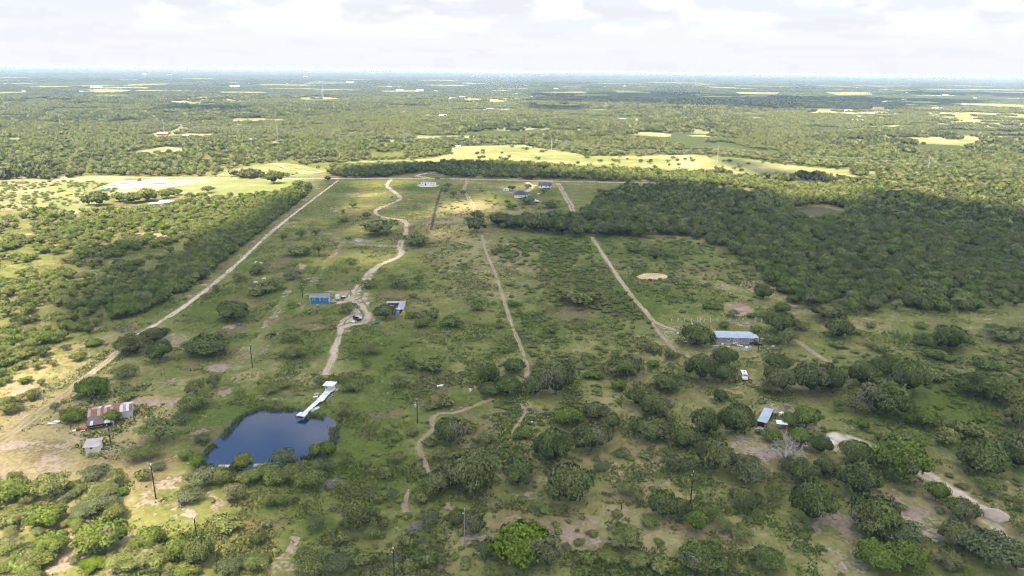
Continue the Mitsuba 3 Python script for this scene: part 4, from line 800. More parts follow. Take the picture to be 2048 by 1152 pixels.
for i in order:
    x, y, r_, h, kd, region = WILD[i]
    name, model, cat, _ = KIND[kd]
    dist = math.hypot(x, y)
    if model.split('_')[0] in ('oak', 'green', 'mesquite'):
        model = model if dist < 230 else model.replace('_model', '_small_model') if dist < 640 else model.replace('_model', '_tiny_model')
    if kd == 'S' and dist > 300:
        model = 'mesquite_small_model'
    inst = place(f'{model}_{rng.integers(NV)}', x, y, r_, h)
    if count.get(name, 0) < 300:
        count[name] = count.get(name, 0) + 1
        bx = BOX[region]; u, v = min(int(5 * (x - bx[0]) / (bx[1] - bx[0] + 1e-6)), 4), min(int(3 * (y - bx[2]) / (bx[3] - bx[2] + 1e-6)), 2)
        size = 'large ' if r_ > bx[4] * 1.12 else 'small ' if r_ < bx[4] * 0.88 else ''
        lab = f"{size}{LOOK[kd]} {REGION[region]}, {('near', 'middle', 'far')[v]} {('far left', 'left', 'centre', 'right', 'far right')[u]} part"
        key = thing(name, lab, cat, lab)
        scene[key] = inst
    else:
        stuff(*STUFF[name], inst)

# ---- woods from 900 m out, as groves; beyond 3.2 km as canopy
FIELDS_U = unary_union(FIELDS + ROADLINES); shapely.prepare(FIELDS_U)
done = unary_union([world_poly(w[1]) for w in WOODS + SCRUB] + PADS + [PONDS, world_poly([(640, 350), (1200, 352), (2048, 380), (2400, 1152), (-400, 1152), (0, 400)])]).buffer(8); shapely.prepare(done)


def far_scatter(s, r0, r1):
    ys = np.arange(r0 * 0.75, r1, s); X, Y = np.meshgrid(np.arange(-0.8 * r1, 0.8 * r1, s), ys)
    X = X.ravel() + rng.uniform(-.4, .4, X.size) * s; Y = Y.ravel() + rng.uniform(-.4, .4, Y.size) * s
    D = np.hypot(X, Y)
    ok = (D > r0) & (D < r1) & (np.abs(X) < FAR_WEDGE_X(Y))
    return X[ok], Y[ok]


X, Y = far_scatter(17.5, 780, 3300)
P = shapely.points(X, Y)
n = meshkit.fbm(np.stack([X / 170, Y / 170, 0 * X], -1), 4, seed=21)
dry = meshkit.fbm(np.stack([X / 420, Y / 420, 0 * X], -1), 3, seed=33)
inf = shapely.contains(FIELDS_U, P); edge = inf & (shapely.distance(P, FIELDS_U.boundary) < 30)
n2 = meshkit.fbm(np.stack([X / 55, Y / 55, 0 * X], -1), 3, seed=51)
ok = ~shapely.contains(done, P) & np.where(inf, (edge & (n2 > 0.47)) | (n2 > 0.66), ~shapely.dwithin(P, FIELDS_U, 1.0) & (n > 0.36))
scr = dry > 0.51
for x, y, sc in zip(X[ok], Y[ok], scr[ok]):
    m = f'scrub_grove_model_{rng.integers(6)}' if sc else f'grove_model_{rng.integers(6)}'
    k = rng.uniform(0.85, 1.15)
    stuff('far_woodland', 'far grey-green woods fading into the haze', {'type': 'instance', 'shapegroup': {'type': 'ref', 'id': m}, 'to_world': T().translate([float(x), float(y), 0]).rotate([0, 0, 1], float(rng.uniform(0, 360))).scale([k, k, k * float(rng.uniform(.8, 1.25))])})
X, Y = far_scatter(125, 3250, 8000)
P = shapely.points(X, Y)
n = meshkit.fbm(np.stack([X / 900, Y / 900, 0 * X], -1), 4, seed=27)
ok = ~shapely.dwithin(P, FIELDS_U, 25.0) & (n > 0.37)
for x, y in zip(X[ok], Y[ok]):
    stuff('horizon_woodland', 'blue-grey woodland reaching to the horizon', {'type': 'instance', 'shapegroup': {'type': 'ref', 'id': f'canopy_model_{rng.integers(4)}'}, 'to_world': T().translate([float(x), float(y), 0]).rotate([0, 0, 1], float(rng.uniform(0, 360))).scale([1, 1, float(rng.uniform(.8, 1.2))])})

# ---- weeds and grass tufts in the near pasture
def tufts():
    r = np.random.default_rng(5)
    n = 330000
    d = 140 * (620 / 140) ** r.random(n); a = r.uniform(-0.72, 0.72, n)
    x, y = d * np.tan(a) * 0.95, d
    q = np.stack([x / 11, y / 11, 0 * x], -1)
    cl = meshkit.fbm(q, 3, seed=41)
    keep = (r.random(n) < np.clip((cl - 0.38) * 4.0, 0.06, 1)) & ~shapely.contains_xy(NO_ROADS, x, y)
    i = np.clip(np.searchsorted(gx, x) - 1, 0, len(gx) - 1); j = np.clip(np.searchsorted(gy, y) - 1, 0, len(gy) - 1)
    keep &= (bare[i, j] < 0.42)
    x, y = x[keep], y[keep]; m = len(x)
    s = 0.15 + 0.32 * r.random(m) ** 2.5 + 0.12 * np.clip(cl[keep] - 0.45, 0, 1) * 4
    V, U = [], []
    for t in range(3):
        an = r.random(m) * 6.28; dx, dy = np.cos(an), np.sin(an)
        ox, oy = r.normal(size=m) * s * 0.7, r.normal(size=m) * s * 0.7
        V.append(np.stack([np.c_[x + ox - dx * s * .8, y + oy - dy * s * .8, 0 * x - 0.02], np.c_[x + ox + dx * s * .8, y + oy + dy * s * .8, 0 * x - 0.02], np.c_[x + ox - dy * s * .5, y + oy + dx * s * .5, s * (0.7 + 0.8 * r.random(m))]], 1))
        U.append(np.repeat((0.2 + 0.7 * r.random(m))[:, None], 3, 1))
    V = np.concatenate(V).reshape(-1, 3); U = np.concatenate(U).reshape(-1)
    return (V, np.arange(len(V)).reshape(-1, 3)), np.c_[U, U]


m, uv = tufts()
put('weeds', m, 'weed_leaf', kind='stuff', label='weeds and grass tufts in the pasture', uv=uv)


def reeds():
    """Blades standing in a ring round the pond."""
    r = np.random.default_rng(8); L = POND.exterior; t = r.random(5000) * L.length
    p = np.array([L.interpolate(x).coords[0] for x in t]) + r.normal(size=(5000, 2)) * 0.8 + 0.0
    keep = (meshkit.fbm(np.c_[p / 6, 0 * p[:, 0]], 3, seed=3) > 0.46)
    p = p[keep]; m = len(p); h = 0.1 + 0.7 * r.random(m); a = r.random(m) * 6.28; d = np.c_[np.cos(a), np.sin(a)] * 0.16; lean = r.normal(size=(m, 2)) * 0.3
    V = np.stack([np.c_[p - d, np.full(m, -0.7)], np.c_[p + d, np.full(m, -0.7)], np.c_[p + lean, h]], 1).reshape(-1, 3); U = np.repeat(0.2 + 0.6 * r.random(m), 3)
    return (V, np.arange(len(V)).reshape(-1, 3)), np.c_[U, U]


m, uv = reeds()
put('reeds', m, 'weed_leaf', kind='stuff', label='green reeds along the pond edge', uv=uv)
# ------------------------------------------------------------------ buildings, vehicles and other things
def paint(name, col, rough=0.6, metal=0.0, dirt=0.25, scale=1.5):
    def f(p, n, uv):
        d = fbm(p.x / scale, p.y / scale, p.z / scale, octaves=3)
        return C3(col) * (1 - dirt + 2 * dirt * d)
    scene[name] = {'type': 'twosided', 'bsdf': {'type': 'principled', 'base_color': proc(f), 'roughness': rough, 'metallic': metal}}
    return name


for nm, col, ro in [('white_paint', (.66, .65, .63), .5), ('cream_paint', (.72, .69, .53), .6), ('mauve_roof', (.36, .31, .32), .7), ('blue_paint', (.015, .16, .30), .5), ('light_blue_paint', (.16, .34, .55), .5), ('pale_blue_metal', (.32, .37, .44), .45), ('grey_shingle', (.20, .185, .21), .85),
                    ('lavender_metal', (.27, .23, .28), .5), ('dark_purple', (.075, .065, .10), .6), ('mauve_siding', (.25, .22, .23), .7), ('skirt_grey', (.36, .33, .33), .7), ('navy_shingle', (.045, .05, .075), .8), ('black_paint', (.018, .018, .022), .4), ('rubber', (.02, .02, .02), .9),
                    ('tarred_wood', (.028, .022, .018), .85), ('grey_wood', (.26, .23, .20), .9), ('brown_wood', (.10, .055, .035), .9), ('rust_sheet', (.165, .075, .05), .7), ('pale_rust_sheet', (.29, .19, .155), .65), ('zinc_sheet', (.42, .41, .42), .5), ('dark_sheet', (.10, .085, .09), .6), ('bright_metal', (.62, .64, .67), .4),
                    ('yellow_paint', (.62, .40, .03), .5), ('teal_paint', (.05, .30, .28), .6), ('green_paint', (.01, .09, .065), .5), ('red_paint', (.42, .06, .035), .5), ('pink_board', (.50, .36, .34), .8), ('concrete', (.42, .37, .35), .9), ('dark_glass', (.02, .025, .035), .12),
                    ('tan_roof', (.34, .28, .22), .8), ('red_roof', (.30, .10, .07), .7), ('cow_white', (.66, .62, .54), .8), ('cow_black', (.022, .018, .015), .7), ('orange_soil', (.36, .17, .085), .95), ('pale_gravel', (.33, .26, .20), .95), ('steel_grey', (.40, .41, .42), .5), ('blue_plastic', (.05, .12, .36), .5), ('grey_stick', (.24, .21, .185), .95)]:
    paint(nm, col, ro)


def BX(sx, sy, sz, cx=0.0, cy=0.0, cz=0.0, rot=None):
    m = trimesh.creation.box((sx, sy, sz))
    if rot is not None:
        m.apply_transform(trimesh.transformations.rotation_matrix(rot[0], rot[1]))
    m.apply_translation((cx, cy, cz))
    return m


def CY(r, h, cx, cy, cz, axis=None, n=12):
    m = trimesh.creation.cylinder(r, h, sections=n)
    if axis == 'x': m.apply_transform(trimesh.transformations.rotation_matrix(math.pi / 2, (0, 1, 0)))
    if axis == 'y': m.apply_transform(trimesh.transformations.rotation_matrix(math.pi / 2, (1, 0, 0)))
    m.apply_translation((cx, cy, cz)); return m


def TM(*ms):
    return trimesh.util.concatenate([m if isinstance(m, trimesh.Trimesh) else trimesh.Trimesh(*m, process=False) for m in ms])


def PRISM(profile, y0, y1):
    """Extrudes an (x, z) outline along y."""
    p = trimesh.creation.extrude_polygon(Polygon(profile), y1 - y0, engine='earcut')
    v = p.vertices.copy(); p.vertices = np.c_[v[:, 0], v[:, 2] + y0, v[:, 1]]
    p.fix_normals(); return p


class At:
    """A thing's own frame: x to its right, y away from its front, z up."""
    def __init__(self, key, xy, yaw=0.0, z=0.0):
        self.key = key; c, s = math.cos(math.radians(yaw)), math.sin(math.radians(yaw))
        self.M = np.array([[c, -s, 0, xy[0]], [s, c, 0, xy[1]], [0, 0, 1, z], [0, 0, 0, 1.0]])

    def add(self, name, mesh, mat, parent=None, smooth=False, **kw):
        m = (mesh if isinstance(mesh, trimesh.Trimesh) else TM(mesh)).copy(); m.apply_transform(self.M)
        return put(name, m, mat, parent or self.key, smooth, **kw)


def mpp(px, py):
    """Metres per photograph pixel at a ground point."""
    return float(depth(G(px, py)) / FOCAL)


def window(a, x, z, w, h, y, side='front', frame='white_paint', out=0.05):
    if side == 'front':
        k = a.add('window', TM(BX(w + .24, .08, .12, x, y - out, z + h / 2), BX(w + .24, .08, .12, x, y - out, z - h / 2), BX(.12, .08, h, x - w / 2 - .06, y - out, z), BX(.12, .08, h, x + w / 2 + .06, y - out, z), BX(.06, .06, h, x, y - out + .01, z)), frame)
        a.add('pane', BX(w, .02, h, x, y - .02, z), 'dark_glass', k)
    else:
        k = a.add('window', TM(BX(.08, w + .24, .12, y + out, x, z + h / 2), BX(.08, w + .24, .12, y + out, x, z - h / 2), BX(.08, .12, h, y + out, x - w / 2 - .06, z), BX(.08, .12, h, y + out, x + w / 2 + .06, z)), frame)
        a.add('pane', BX(.02, w, h, y + .02, x, z), 'dark_glass', k)


def gable(L, W, rise, z, over=.3, th=.12, ridge='x'):
    """Two roof slabs with the ridge along x."""
    h = W / 2 + over; r = rise * h / (W / 2)
    out = []
    for s in (-1, 1):
        v = np.array([(-L / 2 - over, s * h, z + rise - r), (L / 2 + over, s * h, z + rise - r), (L / 2 + over, 0, z + rise), (-L / 2 - over, 0, z + rise)])
        v = np.vstack([v, v + [0, 0, th]])
        f = [[0, 1, 2], [0, 2, 3], [4, 6, 5], [4, 7, 6], [0, 5, 1], [0, 4, 5], [1, 6, 2], [1, 5, 6], [2, 7, 3], [2, 6, 7], [3, 4, 0], [3, 7, 4]]
        m = trimesh.Trimesh(v, f, process=False); m.fix_normals(); out.append(m)
    return TM(*out)


def hip(L, W, rise, z, over=.4):
    a, b = L / 2 + over, W / 2 + over; q = max(0.3, a - b)
    v = [(-a, -b, z), (a, -b, z), (a, b, z), (-a, b, z), (-q, 0, z + rise), (q, 0, z + rise), (-a, -b, z - .15), (a, -b, z - .15), (a, b, z - .15), (-a, b, z - .15)]
    f = [(0, 1, 5), (0, 5, 4), (1, 2, 5), (2, 3, 4), (2, 4, 5), (3, 0, 4), (0, 7, 1), (0, 6, 7), (1, 8, 2), (1, 7, 8), (2, 9, 3), (2, 8, 9), (3, 6, 0), (3, 9, 6), (6, 9, 8), (6, 8, 7)]
    m = trimesh.Trimesh(v, f, process=False); m.fix_normals(); return m


def body(L, W, H, rise=0.0, z0=0.0):
    """Walls with gable ends."""
    if rise <= 0:
        return BX(L, W, H - z0, 0, 0, (H + z0) / 2)
    p = trimesh.creation.extrude_polygon(Polygon([(-W / 2, z0), (W / 2, z0), (W / 2, H), (0, H + rise), (-W / 2, H)]), L, engine='earcut')
    v = p.vertices.copy(); p.vertices = np.c_[v[:, 2] - L / 2, v[:, 0], v[:, 1]]; p.fix_normals(); return p


def front(px, py, W):
    """The centre of a footprint whose front edge is seen at this pixel."""
    g = G(px, py); return g * (1 + (W / 2) / np.linalg.norm(g))


# ---- the blue cabin
k = thing('cabin', 'bright blue cabin with white trim, three front windows and grey roof', 'cabin')
s = mpp(642, 606); L, W, H = 37.5 * s, 4.6, 3.7
a = At(k, front(642, 607, W), 1)
a.add('wall', body(L, W, H, .9), 'blue_paint')
a.add('roof', gable(L, W, .9, H + .02, .35), 'grey_shingle')
a.add('trim', TM(*[BX(.22, .22, H - .1, x, y, H / 2) for x in (-L / 2, L / 2) for y in (-W / 2 - .02, W / 2)], BX(L + .7, .1, .26, 0, -W / 2 - .38, H - .16), BX(.1, W, .22, L / 2 + .06, 0, H - .2)), 'white_paint')
for x, w, h in ((-L * .30, .95, 1.35), (0.02 * L, .6, .8), (L * .29, .95, 1.35)):
    window(a, x, 2.15, w, h, -W / 2)
d = a.add('door', BX(.1, 1.1, 2.1, L / 2 + .06, -.7, 1.75), 'white_paint')
a.add('step', TM(BX(1.4, 1.8, .2, L / 2 + .9, -.7, .55), BX(.7, 1.6, .2, L / 2 + 1.9, -.7, .25)), 'grey_wood')
k = thing('chair', 'dark metal garden chair in front of the blue cabin', 'chair'); a = At(k, G(635, 614), 15)
a.add('seat', BX(.9, .8, .1, 0, 0, .5), 'black_paint'); a.add('backrest', BX(.9, .08, .9, 0, .4, 1.0), 'steel_grey')
for x in (-.4, .4):
    for y in (-.35, .35):
        a.add('leg', BX(.08, .08, .5, x, y, .25), 'black_paint')
k = thing('water_tank', 'white water tank in a pale frame right of the blue cabin', 'tank'); a = At(k, G(675.5, 601), 5)
a.add('tank', TM(BX(1.9, 1.6, 1.7, 0, 0, 2.0), CY(.35, .3, 0, 0, 3.0)), 'white_paint'); a.add('frame', TM(*[BX(.16, .16, 3.0, x, y, 1.5) for x in (-1.1, 1.1) for y in (-.95, .95)], BX(2.4, .14, .14, 0, -.95, 1.1), BX(2.4, .14, .14, 0, -.95, 2.9), BX(2.4, 2.0, .12, 0, 0, 1.08)), 'skirt_grey')
k = thing('utility_cart', 'grey utility cart parked at the end of the blue cabin', 'cart'); a = At(k, G(668, 606), 25)
a.add('body', TM(BX(2.4, 1.4, .5, 0, 0, .7), BX(1.1, 1.3, .12, -.1, 0, 1.7), *[BX(.08, .08, .8, x, y, 1.3) for x in (-.6, .4) for y in (-.6, .6)]), 'skirt_grey')
for x in (-.8, .8):
    for y in (-.75, .75):
        a.add('wheel', CY(.32, .2, x, y, .32, 'y'), 'rubber')
k = thing('trough', 'dark trough with a white lid beside the driveway', 'trough'); a = At(k, G(686.5, 597), 0)
a.add('basin', BX(2.0, 1.0, .8, 0, 0, .4), 'black_paint'); a.add('lid', TM(BX(.9, .9, .25, -.3, .6, 1.0), BX(.9, .9, .25, .6, .7, 1.0)), 'white_paint')

# ---- the purple roofed building and the things beside it
k = thing('purple_house', 'low building with lavender L-shaped roof and light blue front hut', 'house')
s = mpp(792, 628); a = At(k, G(793, 622), 3)
a.add('wall', TM(BX(8.6, .2, 2.3, -.6, 7.5, 1.15), BX(.2, 12.5, 2.3, 3.55, 1.4, 1.15), BX(.2, 3.0, 2.3, -4.8, 6.0, 1.15)), 'skirt_grey')
a.add('roof', TM(BX(9.4, 3.2, .14, -.8, 6.4, 2.55), BX(3.2, 13.4, .16, 2.5, 1.2, 2.62)), 'lavender_metal')
a.add('deck', BX(5.6, 6.6, .3, -1.9, 1.5, 1.35), 'dark_purple'); a.add('skylight', BX(2.4, 1.0, .1, -2.8, 4.2, 1.56), 'white_paint')
h = a.add('hut', TM(BX(3.3, 2.2, 2.7, .6, -5.1, 1.35)), 'light_blue_paint'); a.add('roof', BX(4.0, 2.8, .16, .5, -5.2, 2.8), 'pale_blue_metal', h); a.add('window', BX(.9, .06, .9, 1.3, -6.23, 1.8), 'bright_metal', h)
k = thing('slide', 'rounded yellow heap right of the light blue hut', 'slide'); a = At(k, G(806.5, 628.5), 20)  # yellow object of unknown kind, shaped as a rounded heap
a.add('shell', PRISM([(-1.0, 0), (1.1, 0), (1.2, .6), (.9, 1.3), (.3, 1.6), (-.4, 1.5), (-.9, .9)], -.6, .6), 'yellow_paint'); a.add('step', BX(.5, .5, .5, -1.3, -.6, .25), 'white_paint')
k = thing('trailer', 'black flat trailer with its tailgate up under a tree', 'trailer'); a = At(k, G(716.5, 641), -12)
a.add('bed', TM(BX(4.0, 1.9, .25, 0, 0, .8), BX(4.0, .08, .7, 0, -.95, 1.1), BX(4.0, .08, .7, 0, .95, 1.1)), 'black_paint'); a.add('tailgate', BX(.1, 1.9, 1.5, -2.1, 0, 1.5, (-.25, (0, 1, 0))), 'black_paint'); a.add('hood', BX(1.6, 1.8, .5, 1.2, 0, 1.3), 'steel_grey')
for y in (-1.05, 1.05):
    a.add('wheel', CY(.42, .25, .2, y, .42, 'y'), 'rubber')
k = thing('sack', 'white sack lying beside the black trailer', 'sack'); a = At(k, G(707, 645)); m = trimesh.creation.icosphere(subdivisions=2, radius=1); m.apply_scale((.95, .7, .5)); m.apply_translation((0, 0, .4)); scene[k] = mikit.ply(TM(m).apply_transform(a.M), 'white_paint', smooth=True)
k = thing('sheet', 'pale green sheet leaning under the round tree', 'sheet'); a = At(k, G(754, 648), 35); scene[k] = mikit.ply(BX(2.4, .1, 1.3, 0, 0, .55, (.7, (1, 0, 0))).apply_transform(a.M), 'teal_paint')
k = thing('tub', 'blue plastic tub under the lone dark oak', 'tub'); a = At(k, G(479.5, 650)); scene[k] = mikit.ply(trimesh.creation.revolve(np.array([(0, 0), (.8, 0), (1.05, .55), (.95, .55), (.75, .12), (0, .1)]), sections=20).apply_transform(a.M), 'blue_plastic', smooth=40)

# ---- the rusty barn
k = thing('barn', 'old barn with patchy rusted metal roof sheets and open lean-to', 'barn')
a = At(k, G(214, 838) + np.array([0.5, 2.2]), 24); L, W, H, rise = 13.0, 7.0, 2.6, .9
a.add('wall', TM(BX(.12, W, H, L / 2, 0, H / 2), BX(.12, W, H, -L / 2, 0, H / 2), BX(L, .12, H, 0, W / 2, H / 2), BX(4.0, .12, H, L / 2 - 2, -W / 2, H / 2)), 'zinc_sheet')
a.add('frame', TM(*[BX(.2, .2, H, x, -W / 2 + .2, H / 2) for x in np.linspace(-L / 2 + .3, L / 2 - .3, 6)]), 'grey_wood')
rs = np.random.default_rng(3); n = 14
for i in range(n):
    x = -L / 2 - .2 + (L + .4) * (i + .5) / n; w = (L + .4) / n - .02
    for sgn in (-1, 1):
        ang = math.atan2(rise, W / 2); ln = math.hypot(rise, W / 2) + .25
        a.add('roof_sheet', BX(w, ln, .05, x, sgn * (W / 4 + .08), H + rise / 2 + .02 + .012 * (i % 2), (-sgn * ang, (1, 0, 0))), ['rust_sheet', 'pale_rust_sheet', 'zinc_sheet', 'rust_sheet', 'pale_rust_sheet'][rs.integers(5)])
L2, W2 = 7.6, 5.2; x2 = -2.6; n = 9
for i in range(n):
    x = x2 - L2 / 2 + L2 * (i + .5) / n
    for j in range(2):
        a.add('roof_sheet', BX(L2 / n - .02, W2 / 2 + .1, .05, x, -W / 2 - W2 * (j * .5 + .25), H - .05 - .42 * (j + .5) + .012 * (i % 2) + .02 * (1 - j), (.16, (1, 0, 0))), ['zinc_sheet', 'dark_sheet', 'bright_metal', 'rust_sheet', 'dark_sheet', 'zinc_sheet'][rs.integers(6)])
a.add('side_wall', BX(.1, W2, 1.9, x2 + L2 / 2 - .1, -W / 2 - W2 / 2, .95), 'zinc_sheet'); a.add('back_wall', BX(L2, .1, 1.9, x2, -W / 2 - W2 + 1.2, .95), 'black_paint')  # black panel near the open front stands for the shade inside
for x in np.linspace(x2 - L2 / 2 + .2, x2 + L2 / 2 - .3, 4):
    a.add('post', BX(.18, .18, 1.7, float(x), -W / 2 - W2 + .2, .85), 'brown_wood')
a.add('rail', BX(L2 * .6, .1, .14, x2 - 1.5, -W / 2 - W2 + .1, .9), 'grey_wood')
k = thing('scrap_heap', 'white scrap sheets lying left of the rusty barn', 'scrap'); a = At(k, G(108, 848), 10)
for i in range(3):
    a.add('sheet', BX(2.6 - .4 * i, 1.0, .06, -.5 + .6 * i, .5 * i, .25 + .12 * i, (.12, (0, 1, 0))), 'bright_metal' if i != 1 else 'steel_grey')
k = thing('scrap_heap', 'heap of red and white scrap in front of the rusty barn', 'scrap'); a = At(k, G(160, 861), 10)
a.add('sheet', BX(1.6, 1.0, .5, 1.2, .5, .35), 'red_paint'); a.add('sheet', BX(1.2, .8, .3, -1.6, -.1, .2), 'bright_metal'); a.add('sheet', BX(1.6, .8, .7, -.3, 0, .35, (.3, (0, 0, 1))), 'brown_wood'); a.add('sheet', BX(1.2, .5, .2, 1.0, -.4, .12), 'white_paint')

# ---- the cream shed
k = thing('shed', 'small cream shed with sloping mauve roof and one front window', 'shed')
s = mpp(192, 905); a = At(k, front(190, 905, 3.2), 12); L, W = 3.9, 3.1
p = trimesh.creation.extrude_polygon(Polygon([(-W / 2, 0), (W / 2, 0), (W / 2, 2.9), (-W / 2, 2.3)]), L, engine='earcut'); v = p.vertices.copy(); p.vertices = np.c_[v[:, 2] - L / 2, v[:, 0], v[:, 1]]; p.fix_normals()
a.add('wall', p, 'cream_paint'); a.add('roof', BX(L + .9, W + 1.1, .14, 0, -.1, 2.74, (math.atan2(.6, W), (1, 0, 0))), 'mauve_roof'); a.add('fascia', BX(L + .94, .08, .24, 0, -W / 2 - .64, 2.40), 'white_paint')
window(a, -.3, 1.55, .7, .7, -W / 2)
k = thing('ring', 'pale round ring on the ground beside the cream shed', 'ring'); a = At(k, G(211.5, 898)); scene[k] = mikit.ply(trimesh.creation.torus(1.45, .22, 24, 8).apply_transform(a.M), 'concrete', smooth=True)
k = thing('pipe', 'long thin white pipe on the grass right of the cream shed', 'pipe'); p0, p1 = G(214, 904), G(283, 892); scene[k] = mikit.ply(tube([(*p0, .1), (*(p0 * .6 + p1 * .4 + [0, .2]), .1), (*p1, .1)], .12, 6), 'concrete')

# ---- the pier
k = thing('pier', 'white pier with shade shelter and square end platform over the pond', 'pier'); pz = 1.0
def PB(x, y): return G(580 + x / 12.125, 755 + y / 12.125, pz)
q = [PB(145, 915), PB(345, 945), PB(445, 860), PB(250, 840)]


def slab(corners, z, th=.16):
    c = np.array(corners); v = np.vstack([np.c_[c, np.full(4, z - th)], np.c_[c, np.full(4, z)]])
    m = trimesh.Trimesh(v, [[0, 2, 1], [0, 3, 2], [4, 5, 6], [4, 6, 7], [0, 1, 5], [0, 5, 4], [1, 2, 6], [1, 6, 5], [2, 3, 7], [2, 7, 6], [3, 0, 4], [3, 4, 7]], process=False); m.fix_normals(); return m


def planks(a0, a1, b0, b1, z, n):
    """Boards across a strip from edge a to edge b."""
    a0, a1, b0, b1 = map(np.array, (a0, a1, b0, b1)); out = []
    for i in range(n):
        t0, t1 = i / n + .06 / n, (i + 1) / n - .06 / n
        out.append(slab([a0 + (b0 - a0) * t0, a1 + (b1 - a1) * t0, a1 + (b1 - a1) * t1, a0 + (b0 - a0) * t1], z + .012 * (i % 2), .05))
    return TM(*out)


put('platform', planks(q[0], q[1], q[3], q[2], pz + .05, 12), 'white_paint', k); put('platform_frame', slab(q, pz, .18), 'white_paint', k)
n0, n1, n2, n3 = PB(318, 842), PB(405, 862), PB(735, 572), PB(612, 572)
put('narrow_walkway', planks(n0, n1, n3, n2, pz + .05, 26), 'white_paint', k); put('walkway_frame', slab([n0, n1, n2, n3], pz, .18), 'white_paint', k)
w0, w1, w2, w3 = PB(618, 572), PB(785, 582), PB(1010, 330), PB(855, 312)
put('wide_walkway', planks(w0, w1, w2, w3, pz + .09, 24), 'white_paint', k); put('walkway_frame', slab([w0, w1, w2, w3], pz + .03, .18), 'white_paint', k)
def leg(p, z0, z1, r=.07): return put('leg', CY(r, z1 - z0, p[0], p[1], (z0 + z1) / 2, n=8), 'tarred_wood', k)
cen = sum(q) / 4
for p in q: leg(p * .9 + cen * .1, -1.9, pz - .15)
for t in (.2, .5, .8):
    for e0, e1 in ((n0, n3), (n1, n2)): leg(e0 + (e1 - e0) * t, -1.9 if t < .5 else -.6, pz - .15)
for t in (.15, .85):
    for e0, e1 in ((w0, w3), (w1, w2)): leg(e0 + (e1 - e0) * t, -.1, pz - .12)
ax = (w3 - w0) / np.linalg.norm(w3 - w0); rt = np.array([ax[1], -ax[0]]); sc = (w2 + w3) / 2 + ax * 1.1 + rt * .25
def SP(u, v): return sc + rt * u + ax * v
sh = put('shelter', slab([SP(-1.6, -1.5), SP(1.6, -1.5), SP(1.6, 1.5), SP(-1.6, 1.5)], pz + .1, .2), 'white_paint', k)
for u in (-1.35, 1.35):
    for v_ in (-1.25, 1.25): put('post', BX(.18, .18, 2.1, *SP(u, v_), pz + 1.15), 'white_paint', sh)
put('roof', slab([SP(-2.1, -2.0), SP(2.1, -2.0), SP(2.1, 2.0), SP(-2.1, 2.0)], pz + 2.4, .2), 'white_paint', sh)
put('rail', TM(slab([SP(1.3, -1.2), SP(1.42, -1.2), SP(1.42, 1.2), SP(1.3, 1.2)], pz + 1.0, .8), slab([SP(-1.2, 1.2), SP(1.2, 1.2), SP(1.2, 1.32), SP(-1.2, 1.32)], pz + 1.0, .8)), 'white_paint', sh)
put('ramp', slab([SP(1.5, .2), SP(2.4, .2), SP(2.4, 2.4), SP(1.5, 2.4)], .5, .2), 'concrete', k)
k = thing('boat', 'small white boat moored beside the narrow pier walkway', 'boat'); a = At(k, G(628.5, 819), 52, -.5)
hull = PRISM([(-1.7, .75), (-1.5, .05), (1.1, 0), (1.9, .8)], -.65, .65); a.add('hull', hull, 'white_paint'); a.add('seat', BX(.35, 1.2, .12, -.2, 0, .82), 'bright_metal'); a.add('motor', TM(BX(.3, .3, .5, -1.8, 0, .9), BX(.1, .1, .9, -1.8, 0, .3)), 'black_paint')
k = thing('timber', 'dark timber beam lying on the bank behind the pond', 'timber'); a = At(k, G(600, 791), -3); scene[k] = mikit.ply(BX(3.5, .4, .4, 0, 0, .2).apply_transform(a.M), 'brown_wood')
for i, (x, y, l) in enumerate([(631, 794, 'flat pale slab on the bank left of the pier'), (633, 788, 'tan slab behind the flat pale slab near pier')]):
    k = thing('slab', l, 'slab'); a = At(k, G(x, y), 20); scene[k] = mikit.ply(TM(BX(1.7, 1.0, .12, 0, 0, .1), BX(1.2, .7, .08, .2, .1, .2)).apply_transform(a.M), 'white_paint' if i == 0 else 'concrete')
for x, y, l in [(447, 932, 'grey concrete slab on the near pond edge, left one'), (518, 930, 'grey concrete slab on the near pond edge, right one')]:
    k = thing('pond_slab', l, 'slab'); a = At(k, G(x, y), 2); a.add('deck', BX(3.3, 1.5, .25, 0, 0, -.15), 'concrete'); a.add('edge', BX(3.3, .1, .5, 0, .85, -.35), 'skirt_grey')
for i, (x0, y0, x1, y1) in enumerate([(655, 799, 666, 790), (657, 795, 675, 787), (662, 790, 678, 780)]):
    k = thing('pole', f'thin pale pole on the grass right of the pier, {["nearest", "middle", "farthest"][i]} of three', 'pole'); scene[k] = mikit.ply(tube([(*G(x0, y0), .12), (*G((x0 + x1) / 2, (y0 + y1) / 2 + .8), .15), (*G(x1, y1), .12)], .09, 5), 'concrete')

